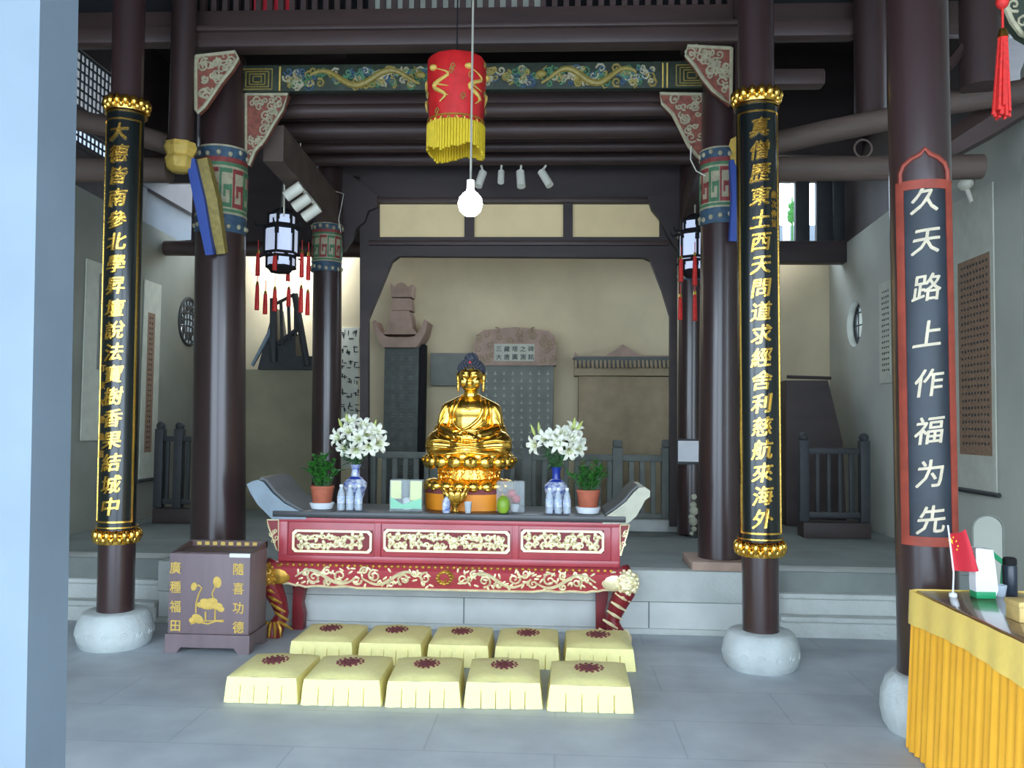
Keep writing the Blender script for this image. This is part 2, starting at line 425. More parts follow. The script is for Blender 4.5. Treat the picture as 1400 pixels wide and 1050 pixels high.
# upper boarding above the walls
lw = [PX(108, 157, XL), PX(137, 88, XL)]
struct('wall_left_upper', MB().prism([(1.6, 4.3), (YB, 4.3), (YB, 5.95), (1.6, 5.95)], 0, -0.08, YZ(XL),
       [[(7.6, 4.72), (9.15, 4.72), (9.15, 5.28), (7.6, 5.28)], [(7.6, 4.36), (9.15, 4.36), (9.15, 4.52), (7.6, 4.52)]]), 'board')
def grid_window(name, label, y0, y1, z0, z1, X, ny, nz):
    t = thing(name, label, 'window', (X, (y0 + y1) / 2, z0))
    f = MB()
    for a, b in (((y0, z0), (y1, z0)), ((y1, z0), (y1, z1)), ((y1, z1), (y0, z1)), ((y0, z1), (y0, z0))):
        f.tube([(X, a[0], a[1]), (X, b[0], b[1])], 0.02, 6)
    obj('window_frame', f, 'rail', t)
    g = MB()
    for k in range(1, ny): g.tube([(X, y0 + (y1 - y0) * k / ny, z0), (X, y0 + (y1 - y0) * k / ny, z1)], 0.011, 5)
    for k in range(1, nz): g.tube([(X, y0, z0 + (z1 - z0) * k / nz), (X, y1, z0 + (z1 - z0) * k / nz)], 0.011, 5)
    obj('lattice', g, 'rail', t)
grid_window('lattice_window', 'upper bright lattice window beside the pale post, taller of the two', 7.6, 9.15, 4.72, 5.28, XL - 0.04, 20, 6)
grid_window('lattice_window', 'shallow bright lattice window under the taller lattice', 7.6, 9.15, 4.36, 4.52, XL - 0.04, 20, 2)
struct('wall_left_infill', MB().box((XL - 0.09, 2.2, ZT), (XL - 0.01, 9.8, 4.32)), 'board')
struct('wall_left_slot', MB().box((XL - 0.15, 9.8, ZT - 0.05), (XL - 0.1, YB, 4.35)), 'outwall')
struct('wall_right_upper', MB().box((XR + 0.02, 7.6, 3.83), (XR + 0.1, YB, 5.95)), 'board')
# what is seen outside above the walls
struct('wall_outside_left', MB().box((-9.4, 12, 0), (-9.2, 26, 4.9)), 'whitep')
struct('roof_outside_left', MB().prism([(-8.9, 4.9), (-11.5, 8.6), (-11.5, 8.5), (-9.1, 4.85)], 12, 26, lambda u, v, d: Vector((u, d, v))), 'outroof')
struct('wall_outside_rear', MB().box((0.5, 14.6, 0), (7, 14.8, P(1100, 308, 14.6).z)), 'outwall')

# ------------------------------------------------------------------ near post
f0, f1, k0, k1 = P(55, 0, 1.98), P(35, 1050, 1.98), P(108, 0, 2.145), P(88, 1050, 2.145)
xt, xb_ = (f0.x + k0.x) / 2, (f1.x + k1.x) / 2
sl = (xt - xb_) / (f0.z - f1.z)
vs = []
for z in (-0.0, 5.0):
    x = xb_ + sl * (z - f1.z)
    vs += [(x - 0.34, 1.98, z), (x, 1.98, z), (x, 2.145, z), (x - 0.34, 2.145, z)]
struct('trim_post', MB().add(vs, [(0, 3, 2, 1), (4, 5, 6, 7), (0, 1, 5, 4), (1, 2, 6, 5), (2, 3, 7, 6), (3, 0, 4, 7)]), 'bluepost')

# ------------------------------------------------------------------ pillars
def curve_map(c0, c1, z0, z1, face):
    """map (arc length, height, radius) onto a pillar whose axis runs c0..c1 and whose board faces the angle face"""
    def fn(s, z, r, R):
        t = (z - z0) / (z1 - z0); c = c0.lerp(c1, t)
        q = face + s / R
        return Vector((c.x + math.cos(q) * r, c.y + math.sin(q) * r, z))
    return fn
def shell(fn, R, s0, s1, z0, z1, r0, r1, n=16):
    mb = MB(); vs = []; fs = []
    for i in range(n + 1):
        s = s0 + (s1 - s0) * i / n
        for (z, r) in ((z0, r0), (z0, r1), (z1, r1), (z1, r0)): vs.append(fn(s, z, r, R))
    for i in range(n):
        for k in range(4):
            fs.append((i * 4 + k, i * 4 + (k + 1) % 4, (i + 1) * 4 + (k + 1) % 4, (i + 1) * 4 + k))
    fs += [(3, 2, 1, 0), tuple(n * 4 + k for k in range(4))]
    return mb.add(vs, fs)
def pillar_base(prof, c):
    mb = MB(); mb.lathe(prof, c, 40)
    return mb
def stone_base_ornament(c, r, h):
    mb = MB()
    for k in range(14):
        q = 2 * PI * k / 14
        n = Vector((math.cos(q), math.sin(q), 0)); tg = Vector((-math.sin(q), math.cos(q), 0))
        pts = []
        for i in range(14):
            a = i * 0.75; rr = 0.028 * (1 - i / 16)
            pts.append(Vector(c) + n * (r - 0.002) + tg * math.cos(a) * rr + Vector((0, 0, h + math.sin(a) * rr)))
        mb.tube(pts, 0.006, 5)
    return mb
def couplet_pillar(axis_px, Y, ptop, base_r, base_h, rb, rt, label, bl, text, ytop, ybot, face, Rb, chy, small, cat='pillar', smallside=1):
    b = P(*axis_px, Y); tp = P(*ptop, Y)
    c0 = Vector((b.x, Y, base_h)); c1 = Vector((tp.x, Y, tp.z))
    d = (c1 - c0) / (c1.z - c0.z)
    top = c0 + d * (5.96 - base_h)
    t = thing('pillar', label, 'pillar', (b.x, Y, 0))
    obj('shaft', MB().tube([c0 - d * 0.02, c0.lerp(top, 0.33), c0.lerp(top, 0.66), top], [rb, rb * 0.985, rt, rt], 36), 'lacq', t)
    prof = [(base_r * 0.86, 0), (base_r * 0.95, base_h * 0.12), (base_r, base_h * 0.36), (base_r * 0.99, base_h * 0.6), (base_r * 0.93, base_h * 0.82), (base_r * 0.85, base_h * 0.96), (base_r * 0.80, base_h)]
    sb = obj('stone_base', pillar_base(prof, (b.x, Y, 0)), 'stone', t)
    obj('relief_scrolls', stone_base_ornament((b.x, Y, 0), base_r, base_h * 0.42), 'stone', sb)
    # couplet board
    zt, zb = P(axis_px[0], ytop, Y).z, P(axis_px[0], ybot, Y).z
    fn = curve_map(c0, c0 + d, base_h, base_h + 1, face)
    bt = thing('couplet_board', bl, 'board', fn(0, zb, Rb, Rb))
    ang = math.radians(84)
    obj('board', shell(fn, Rb, -ang * Rb, ang * Rb, zb, zt, rb + 0.001, Rb, 30), 'black', bt)
    e = ang * Rb * 0.8
    bd = MB()
    bd.merge(shell(fn, Rb, -e, -e + 0.013, zb + 0.05, zt - 0.05, Rb - 0.002, Rb + 0.005, 2)).merge(shell(fn, Rb, e - 0.013, e, zb + 0.05, zt - 0.05, Rb - 0.002, Rb + 0.005, 2))
    bd.merge(shell(fn, Rb, -e, e, zb + 0.05, zb + 0.062, Rb - 0.002, Rb + 0.005, 20)).merge(shell(fn, Rb, -e, e, zt - 0.062, zt - 0.05, Rb - 0.002, Rb + 0.005, 20))
    obj('gold_border', bd, 'gold', bt)
    for zz, nm in ((zt + 0.075, 1), (zb - 0.055, -1)):
        r = MB()
        cc = fn(0, zz, 0, Rb)
        r.lathe([(Rb - 0.01, -0.075), (Rb + 0.012, -0.075), (Rb + 0.012, -0.066), (Rb - 0.01, -0.066)], cc, 36) if nm > 0 else r.lathe([(Rb - 0.01, 0.066), (Rb + 0.012, 0.066), (Rb + 0.012, 0.075), (Rb - 0.01, 0.075)], cc, 36)
        r.lathe([(rb + 0.001, -0.05), (Rb + 0.005, -0.05), (Rb + 0.012, -0.02), (Rb + 0.008, 0.03), (rb + 0.001, 0.045), (rb + 0.001, -0.05)], cc, 36)
        for k in range(16):
            q = 2 * PI * k / 16; n = Vector((math.cos(q), math.sin(q), 0))
            r.ell(cc + n * (Rb + 0.008) + Vector((0, 0, 0.012)), (0.03, 0.024, 0.042), 8, 6, Quaternion((0, 0, 1), q))
            q += PI / 16; n = Vector((math.cos(q), math.sin(q), 0))
            r.ell(cc + n * (Rb + 0.004) + Vector((0, 0, -0.018)), (0.026, 0.02, 0.03), 8, 6, Quaternion((0, 0, 1), q))
        obj('lotus_band', r, 'gold', bt, 60)
    dz = (chy[1] - chy[0]) / (len(text) - 1)
    for k, ch in enumerate(text):
        z = P(axis_px[0], chy[0] + dz * k, Y).z
        vs, fs = glyph(ch, 0.022)
        h = dz * Y / F * 0.88
        mb = MB().add([fn(v.x * 0.132 + v.y * 0.018, z + v.y * h + v.x * 0.016, Rb + (v.z + 0.05) * 0.14, Rb) for v in vs], fs)
        obj('character', mb, 'gold', bt, None)
    for k, (ch, yy, so) in enumerate(small):
        z = P(axis_px[0], yy, Y).z
        vs, fs = glyph(ch, 0.015)
        mb = MB().add([fn(so + v.x * 0.052, z + v.y * 0.055, Rb + (v.z + 0.05) * 0.06, Rb) for v in vs], fs)
        obj('small_character', mb, 'ogold', bt, None)
    return t
tL = '大德皆南參北學昇壇說法寶樹香果結城中'
tR = '真僧歷東土西天問道求經舍利慈航來海外'
smallL = [(c, 505 + 23 * k, -0.085) for k, c in enumerate('丁亥年佛歡喜')]
smallR = [(c, 272 + 13 * k, 0.1) for k, c in enumerate('歲次仲夏')]
couplet_pillar((159, 800), 6.24, (174, 130), 0.262, 0.25, 0.127, 0.112, 'dark pillar on round stone base next to the near pale post', 'black couplet board with gold characters on the pillar beside the wooden donation box',
               tL, 160, 722, math.radians(-84), 0.135, (188, 690), smallL)
couplet_pillar((1040, 800), 6.10, (1034, 130), 0.255, 0.245, 0.122, 0.122, 'dark pillar on round stone base between the altar and the steps', 'black couplet board with gold characters on the pillar nearest the orange counter',
               tR, 150, 738, math.radians(-94), 0.143, (183, 706), smallR)
# third pillar with worn framed board
def third_pillar():
    Y = 4.9; b = P(1270, 900, Y); tp = P(1254, 50, Y)
    c0 = Vector((b.x, Y, 0.3)); c1 = Vector((tp.x, Y, tp.z)); d = (c1 - c0) / (c1.z - c0.z); top = c0 + d * 5.66
    t = thing('pillar', 'thick near pillar with a red framed painted board, behind the orange clothed counter', 'pillar', (b.x, Y, 0))
    obj('shaft', MB().tube([c0 - d * 0.02, c0.lerp(top, 0.5), top], [0.158, 0.158, 0.157], 40), 'lacq', t)
    obj('stone_base', MB().lathe([(0.21, 0), (0.235, 0.04), (0.25, 0.12), (0.245, 0.2), (0.22, 0.27), (0.19, 0.305), (0.17, 0.31)], (b.x, Y, 0), 40), 'stone', t)
    fn = curve_map(c0, c0 + d, 0.3, 1.3, math.radians(-103)); R = 0.158
    zt, zb = P(1260, 256, Y).z, P(1262, 742, Y).z
    bt = thing('painted_board', 'worn painted board with red frame and white characters on the thick pillar', 'board', fn(0, zb, R, R))
    obj('board', shell(fn, R, -0.115, 0.115, zb + 0.03, zt - 0.03, R - 0.001, R + 0.008, 20), 'inkblue', bt)
    fr = MB()
    for a, b2, z0, z1 in ((-0.15, -0.105, zb, zt), (0.105, 0.15, zb, zt), (-0.15, 0.15, zb, zb + 0.05), (-0.15, 0.15, zt - 0.05, zt)):
        fr.merge(shell(fn, R, a, b2, z0, z1, R - 0.001, R + 0.014, 12))
    obj('red_frame', fr, 'redframe', bt)
    og = MB(); pts = [fn(s, zt + h, R + 0.006, R) for s, h in ((-0.125, -0.01), (-0.125, 0.05), (-0.105, 0.09), (-0.065, 0.118), (-0.025, 0.135), (0, 0.165), (0.025, 0.135), (0.065, 0.118), (0.105, 0.09), (0.125, 0.05), (0.125, -0.01))]
    og.tube(pts, 0.013, 6); obj('arched_crest', og, 'redframe', bt)
    for k, ch in enumerate('久天路上作福为先'):
        z = P(1260, (282, 338, 399, 460, 525, 588, 645, 706)[k], Y).z
        vs, fs = glyph(ch, 0.014)
        obj('character', MB().add([fn(v.x * 0.142 + v.y * 0.02, z + v.y * 0.158 + v.x * 0.02, R + 0.007 + (v.z + 0.05) * 0.05, R) for v in vs], fs), 'white', bt, None)
third_pillar()

# painted band for the inner columns
def painted_band(t, c, r, z0, z1, n=36):
    h = z1 - z0
    rows = [('pblue', 0.0, 0.2, 0.004), ('pcream', 0.2, 0.225, 0.008), ('pgreen', 0.225, 0.26, 0.006), ('pcream', 0.26, 0.76, 0.003), ('pgreen', 0.76, 0.8, 0.006), ('pred', 0.8, 0.86, 0.005), ('pblue', 0.86, 0.98, 0.004), ('pcream', 0.98, 1.0, 0.008)]
    for m, a, b, e in rows:
        obj('painted_ring', MB().lathe([(r, z0 + h * a), (r + e, z0 + h * a), (r + e, z0 + h * b), (r, z0 + h * b)], (c.x, c.y, 0), n), m, t)
    # key fret in red and green
    for m, off in (('pred', 0.0), ('pgreen', 0.5)):
        fr = MB()
        for k in range(6):
            q0 = 2 * PI * (k + off) / 6 - PI / 2
            for (s0, s1, v0, v1) in ((-0.24, 0.24, 0.28, 0.33), (-0.24, 0.24, 0.68, 0.73), (-0.24, -0.16, 0.28, 0.73), (0.16, 0.24, 0.28, 0.55), (-0.08, 0.24, 0.48, 0.54), (-0.08, 0.0, 0.4, 0.54)):
                vs = []
                for q in (q0 + s0, q0 + (s0 + s1) / 2, q0 + s1):
                    for v, rr in ((v0, r), (v0, r + 0.009), (v1, r + 0.009), (v1, r)):
                        vs.append((c.x + math.cos(q) * rr, c.y + math.sin(q) * rr, z0 + h * v))
                fs = [(i * 4 + j, i * 4 + (j + 1) % 4, (i + 1) * 4 + (j + 1) % 4, (i + 1) * 4 + j) for i in range(2) for j in range(4)] + [(3, 2, 1, 0), (8, 9, 10, 11)]
                fr.add(vs, fs)
        obj('key_fret', fr, m, t, None)
    cl = MB()
    for k in range(14):
        q = 2 * PI * k / 14
        for zz in (0.08, 0.92): cl.ell((c.x + math.cos(q) * (r + 0.004), c.y + math.sin(q) * (r + 0.004), z0 + h * (zz + random.uniform(-.03, .03))), (0.02, 0.02, 0.022), 7, 5)
    obj('painted_blossoms', cl, 'pcream', t)
def inner_column(px, Y, r0, r1, top, label, bandy, base=None):
    b = P(px[0], 650, Y); a = P(px[1], 300, Y)
    c0 = Vector((b.x, Y, ZP)); d = Vector(((a.x - b.x) / (a.z - b.z), 0, 1))
    t = thing('pillar', label, 'pillar', (b.x, Y, ZP))
    cc0 = c0 + d * (-(b.z - ZP)); cc0.z = ZP
    obj('shaft', MB().tube([cc0 + Vector((0, 0, 0.02)), cc0 + d * ((top - ZP) / 2), cc0 + d * (top - ZP)], [r0, (r0 + r1) / 2, r1], 36), 'lacq', t)
    if base: obj('stone_base', MB().bbox((c0.x - base, Y - base, ZP), (c0.x + base, Y + base, ZP + 0.07), 0.01), 'pink', t)
    z0, z1 = P(px[1], bandy[1], Y).z, P(px[1], bandy[0], Y).z
    painted_band(t, Vector((a.x, Y, 0)), r0 + (r1 - r0) * 0.75 + 0.004, z0, z1)
    return t
inner_column((299, 302), 7.3, 0.225, 0.195, 4.75, 'thick inner pillar with a painted key fret band rising behind the donation box', (207, 322))
inner_column((985, 986), 7.27, 0.18, 0.16, 4.75, 'inner pillar with painted key fret band just behind the couplet pillar by the altar', (208, 310), 0.27)
inner_column((446, 448), 9.25, 0.155, 0.15, 4.4, 'slimmer rear pillar with painted band behind the pot plant and palace lantern', (308, 373))
inner_column((944, 946), 9.25, 0.135, 0.13, 4.4, 'rear pillar with white notice on it beside the stone railing', (318, 385))

# ------------------------------------------------------------------ carving helpers
def spiral(mb, c, r, turns, rad, fn, dirn=1, start=0.0, n=18):
    pts = []
    for i in range(n):
        t = i / (n - 1); q = start + dirn * turns * 2 * PI * t; rr = r * (1 - 0.85 * t)
        pts.append(fn(c[0] + math.cos(q) * rr, c[1] + math.sin(q) * rr, 0))
    mb.tube(pts, [rad * (1 - 0.3 * i / (n - 1)) for i in range(n)], 6)
def foliage_relief(mb, u0, u1, v0, v1, fn, step, rad, rnd):
    """leafy carved relief filling a rectangle"""
    h = v1 - v0; u = u0 + step * 0.5; k = 0
    while u < u1 - step * 0.3:
        for row in range(2):
            v = v0 + h * (0.3 + 0.42 * row) + rnd.uniform(-.06, .06) * h
            uu = u + rnd.uniform(-.2, .2) * step
            spiral(mb, (uu, v), step * 0.42, 1.3, rad, fn, rnd.choice((-1, 1)), rnd.uniform(0, 6), 12)
            for j in range(3):
                q = rnd.uniform(0, 2 * PI); du = math.cos(q) * step * 0.5; dv = math.sin(q) * h * 0.16
                p = fn(min(max(uu + du, u0 + rad), u1 - rad), min(max(v + dv, v0 + rad), v1 - rad), 0)
                mb.ell(p, (rad * 2.6, rad * 1.2, rad * 1.6), 7, 5, Quaternion((0, 1, 0), q))
        u += step; k += 1

# ------------------------------------------------------------------ beams, hanging posts, brackets
def beam(name, x0, x1, Y, y_top, y_bot, px, m, label, depth=None, n=20, world=None):
    z1, z0 = P(px, y_top, Y).z, P(px, y_bot, Y).z; r = (z1 - z0) / 2
    mb = MB(); pts = [(x0, Y, z0 + r), (x1, Y, z0 + r)]
    return single(name, mb.tube(pts, r, n), m, label, 'beam')
YM = 7.0
xpl, xpr = P(247, 100, YM).x, P(1012, 100, YM + 0.0).x
# upper fascia wall over the main beam with slotted lattice
zf0, zf1 = P(632, 44, YM).z, P(632, 7, YM).z
struct('wall_fascia', MB().bbox((XL, YM + 0.04, zf0 - 0.05), (XR + 0.2, YM + 0.12, zf1), 0.004), 'beam')
struct('wall_fascia_backing', MB().box((XL, YM + 0.16, zf1 - 0.05), (XR + 0.2, YM + 0.2, 5.95)), 'slot')
lt = thing('fretwork_lattice', 'dark slatted fretwork along the top of the fascia board', 'lattice', (P(632, 4, YM).x, YM + 0.08, zf1))
g = MB(); u = P(270, 4, YM).x; ue = P(1000, 4, YM).x
while u < ue:
    g.box((u, YM + 0.05, zf1), (u + 0.045, YM + 0.1, zf1 + 0.3)); u += 0.095
obj('slats', g, 'beam', lt)
g = MB().box((P(270, 4, YM).x, YM + 0.05, zf1 + 0.3), (ue, YM + 0.1, zf1 + 0.36)); obj('upper_rail', g, 'beam', lt)
single('red_paper_strip', MB().box((P(340, 4, YM).x, YM + 0.125, zf1 + 0.0), (P(397, 4, YM).x, YM + 0.135, zf1 + 0.28)), 'redpaper', 'red paper showing through the dark fretwork near the hanging post', 'paper')
single('gap_light_panel', MB().box((P(508, 4, YM).x, YM + 0.125, zf1), (P(742, 4, YM).x, YM + 0.135, zf1 + 0.28)), 'scrollp', 'pale panel standing in for light behind the dark fretwork above the red banner', 'panel')  # pale sheet takes the place of light behind the slats
mb = MB().bbox((xpl + 0.02, YM - 0.09, P(632, 67, YM).z), (xpr, YM + 0.1, P(632, 43, YM).z), 0.03)
mb.bbox((xpl + 0.02, YM - 0.13, P(632, 47, YM).z), (xpr, YM + 0.0, P(632, 40, YM).z), 0.01)
single('main_beam', mb, 'beam', 'long dark main beam spanning above the painted dragon board', 'beam')
mb = MB().bbox((XL, YM - 0.07, P(150, 64, YM).z), (xpl - 0.02, YM + 0.08, P(150, 41, YM).z), 0.03)
single('side_beam', mb, 'beam', 'short dark beam between pale post and hanging post', 'beam')
mb = MB().bbox((xpr + 0.04, YM - 0.07, P(1120, 54, YM).z), (P(1168, 40, YM).x, YM + 0.08, P(1120, 30, YM).z), 0.03)
single('side_beam', mb, 'beam', 'upper of two short dark beams beside the gold lettered pillar with the altar', 'beam')
mb = MB().bbox((xpr + 0.04, YM + 0.2, P(1110, 102, YM).z), (P(1140, 80, YM).x, YM + 0.35, P(1110, 78, YM).z), 0.03)
single('side_beam', mb, 'beam', 'lower of two short dark beams beside the gold lettered pillar with the altar', 'beam')
def bracket_plate(poly, Y, m_field, name, label, edge=True, dens=24, rnd=random.Random(3)):
    q = [P(x, y, Y) for x, y in poly]; out = [(p.x, p.z) for p in q]
    cx = sum(p[0] for p in out) / len(out)
    t = thing(name, label, 'bracket', (cx, Y, min(p[1] for p in out)))
    obj('carved_field', MB().prism(out, 0, 0.07, XZ(Y)), m_field, t)
    e = MB(); e.tube([(u, Y, v) for u, v in out + [out[0]]], 0.016, 6); obj('scalloped_edge', e, 'pcream', t)
    c = MB(); us = [p[0] for p in out]; vs = [p[1] for p in out]; k = 0; tries = 0
    def inside(u, v):
        r = False; j = len(out) - 1
        for i in range(len(out)):
            if (out[i][1] > v) != (out[j][1] > v) and u < (out[j][0] - out[i][0]) * (v - out[i][1]) / (out[j][1] - out[i][1]) + out[i][0]: r = not r
            j = i
        return r
    while k < dens and tries < 2000:
        tries += 1
        u, v = rnd.uniform(min(us), max(us)), rnd.uniform(min(vs), max(vs))
        if inside(u - 0.025, v - 0.025) and inside(u + 0.025, v + 0.025):
            spiral(c, (u, v), rnd.uniform(.025, .05), 1.2, 0.009, lambda a, b, d: Vector((a, Y - 0.004, b)), rnd.choice((-1, 1)), rnd.uniform(0, 6), 10); k += 1
    obj('carved_blossoms', c, 'pcream', t)
    return t
# hanging posts with carved lotus ends
def hanging_post(pxc, y_end, Y, r, label, bud):
    p = P(pxc, y_end, Y)
    t = thing('hanging_post', label, 'post', (p.x, Y, p.z))
    obj('shaft', MB().tube([(p.x, Y, p.z), (p.x, Y, 5.95)], r, 24), 'wood', t)
    k = (P(pxc, bud[0], Y).z - P(pxc, bud[1], Y).z)
    zz = P(pxc, bud[1], Y).z
    pr = [(r * 0.6, 0), (r * 1.05, k * 0.12), (r * 1.2, k * 0.42), (r * 1.0, k * 0.55), (r * 1.3, k * 0.8), (r * 1.15, k)]
    b = obj('lotus_end', MB().lathe(pr, (p.x, Y, zz), 28, 1, lambda q, z: 1 + 0.07 * math.cos(8 * q)), 'ygold', t)
    return t
hanging_post(247, 200, 6.85, 0.098, 'dark hanging post ending in a yellow carved lotus', (196, 236))
hanging_post(1017, 195, 7.0, 0.085, 'dark hanging post half hidden behind the gold lettered pillar by the altar', (190, 232))
bracket_plate([(268, 77), (322, 71), (325, 80), (316, 95), (302, 112), (290, 130), (279, 146), (270, 154), (268, 150)], 6.85, 'bracketred', 'carved_bracket', 'red and cream carved bracket beside the hanging post with yellow lotus', dens=30)
bracket_plate([(1000, 66), (940, 63), (938, 76), (950, 90), (962, 108), (975, 124), (988, 134), (999, 143)], 6.95, 'bracketred', 'carved_bracket', 'red and green carved bracket against the gold lettered pillar by the altar', dens=30)
bracket_plate([(336, 129), (394, 129), (386, 150), (372, 172), (362, 190), (348, 206), (340, 226), (336, 222)], 7.32, 'bracketred', 'carved_corbel', 'dim carved corbel under the dragon board, beside the thick inner pillar', dens=26, rnd=random.Random(5))
bracket_plate([(962, 129), (902, 128), (906, 142), (920, 156), (930, 176), (942, 200), (954, 214), (962, 222)], 7.32, 'bracketred', 'carved_corbel', 'dim carved corbel under the dragon board, near the beige wall panels', dens=20, rnd=random.Random(6))
# painted slanting struts from the hanging posts to the columns
def strut(a, b, Ya, Yb, label):
    t = thing('painted_strut', label, 'strut', P(b[0], b[1], Yb))
    p0, p1 = P(*a, Ya), P(*b, Yb); mid = p0.lerp(p1, 0.45) + Vector((0.02, -0.03, 0))
    s = MB(); s.tube([p0, mid, p1], [0.05, 0.06, 0.045], 4); obj('blue_edge', s, 'cobaltwood', t)
    o = Vector((0.075, 0.06, 0.02)); s = MB(); s.tube([p0 + o, mid + o, p1 + o], [0.06, 0.075, 0.05], 4); obj('gilt_field', s, 'dragon', t)
strut((262, 218), (288, 348), 6.85, 7.02, 'blue and gilt slanting strut below the yellow lotus hanging post')
strut((1003, 220), (1002, 330), 7.0, 7.05, 'blue strut showing beside the gold lettered pillar by the altar')
# dragon board
YD = 7.28
d0, d1 = P(328, 125, YD), P(972, 86, YD)
t = thing('dragon_board', 'painted carved dragon board under the main beam', 'board', ((d0.x + d1.x) / 2, YD, d0.z))
obj('field', MB().bbox((d0.x, YD, d0.z), (d1.x, YD + 0.08, d1.z + 0.02), 0.006), 'pfield', t)
def sinus(x0, x1, zc, amp, n, ph): return [(x0 + (x1 - x0) * i / 40, YD - 0.012, zc + amp * math.sin(ph + n * 2 * PI * i / 40)) for i in range(41)]
hz = d1.z - d0.z; zc = (d0.z + d1.z) / 2
rnd = random.Random(11)
for nm, xa_, xb_, ph in (('dragon', P(425, 105, YD).x, P(575, 105, YD).x, 0.5), ('dragon', P(870, 105, YD).x, P(740, 105, YD).x, 0.5)):
    b = MB(); b.tube(sinus(xa_, xb_, zc, hz * 0.3, 1.6, ph), [0.012 + 0.018 * math.sin(PI * i / 40) for i in range(41)], 8)
    e = P(0, 0, 1); hx = xb_; b.ell((hx, YD - 0.014, zc + 0.02), (0.045, 0.022, 0.032)); b.tube([(hx, YD - 0.02, zc + 0.04), (hx - (xb_ - xa_) * 0.06, YD - 0.02, zc + 0.09)], [0.008, 0.003], 5)
    for k in range(4):
        i = 6 + 9 * k; p = sinus(xa_, xb_, zc, hz * 0.3, 1.6, ph)[i]
        b.tube([p, (p[0] + 0.03, YD - 0.012, p[2] - 0.05), (p[0] + 0.06, YD - 0.012, p[2] - 0.04)], [0.012, 0.008, 0.004], 5)
    obj(nm, b, 'dragon', t)
for nm, m, cnt, seed in (('clouds', 'pcream', 62, 1), ('clouds', 'pgreen', 90, 2), ('clouds', 'pblue', 50, 3), ('flames', 'dragon', 60, 4)):
    rr = random.Random(seed); b = MB()
    for k in range(cnt):
        cu = rr.uniform(P(392, 105, YD).x, P(895, 105, YD).x); cv = rr.uniform(d0.z + 0.035, d1.z - 0.03)
        spiral(b, (cu, cv), rr.uniform(.022, .046), 1.2, 0.011, lambda a, b_, d: Vector((a, YD - 0.003, b_)), rr.choice((-1, 1)), rr.uniform(0, 6), 9)
    obj(nm, b, m, t)
b = MB()
for cx_ in (P(352, 105, YD).x, P(946, 105, YD).x):
    hw = 0.13; hh = hz * 0.42
    for k in range(4):
        f = 1 - k * 0.24
        for a, c in (((-hw * f, -hh * f), (hw * f, -hh * f)), ((hw * f, -hh * f), (hw * f, hh * f)), ((hw * f, hh * f), (-hw * f, hh * f)), ((-hw * f, hh * f), (-hw * f, -hh * f))):
            b.tube([(cx_ + a[0], YD - 0.003, zc + a[1]), (cx_ + c[0], YD - 0.003, zc + c[1])], 0.006, 4)
obj('key_fret', b, 'dragon', t)
b = MB()
for xx in (P(383, 105, YD).x, P(912, 105, YD).x, P(906, 105, YD).x, P(330, 105, YD).x): b.box((xx - 0.006, YD - 0.012, d0.z), (xx + 0.006, YD, d1.z))
obj('divider', b, 'ygold', t)
# soffit with round purlins
xs0, xs1 = P(330, 150, 7.6).x - 0.1, P(968, 150, 7.6).x + 0.1
struct('ceiling_soffit', MB().prism([(7.40, P(640, 110, 7.4).z), (9.3, P(640, 204, 9.3).z), (9.3, P(640, 204, 9.3).z + 0.1), (7.4, P(640, 110, 7.4).z + 0.12)], 0, 1, lambda u, v, d: Vector((xs0 + (xs1 - xs0) * d, u, v))), 'board')
for k, (Y, yb, r, lab) in enumerate(((7.62, 160, 0.062, 'first purlin behind the dragon board, directly above the red banner fringe'), (8.05, 190, 0.085, 'second purlin behind the dragon board, thicker and round'), (8.5, 207, 0.045, 'third purlin behind the dragon board, thin and dark'), (8.95, 226, 0.065, 'last purlin behind the dragon board, above the white spotlights'))):
    z = P(640, yb, Y).z + r
    zs_ = P(640, 110, 7.4).z + (P(640, 204, 9.3).z - P(640, 110, 7.4).z) * (Y - 7.4) / 1.9
    hb = MB().box((xs0, Y - 0.03, z), (xs1, Y + 0.03, zs_ - 0.002))
    single('purlin', MB().tube([(xs0, Y, z), (xs1, Y, z)], r, 20).merge(hb), 'beam', lab, 'purlin', None)
# longitudinal beams over the inner columns
def lbeam(px0, y0, Y0, px1, y1, Y1, w, h, m, label):
    a, b = P(px0, y0, Y0), P(px1, y1, Y1); mb = MB()
    vs = [];
    for p in (a, b):
        for dx, dz in ((-w, -h), (w, -h), (w, h), (-w, h)): vs.append((p.x + dx, p.y, p.z + dz))
    mb.add(vs, [(0, 1, 2, 3), (7, 6, 5, 4), (0, 4, 5, 1), (1, 5, 6, 2), (2, 6, 7, 3), (3, 7, 4, 0)])
    return single('tie_beam', mb, m, label, 'beam')
lbeam(374, 196, 7.5, 452, 288, 9.2, 0.09, 0.16, 'log', 'slanting grey tie beam running back above the three cylinder spotlights')
lbeam(968, 210, 7.5, 943, 285, 9.2, 0.08, 0.13, 'beam', 'dark tie beam running back above the small hanging lantern')

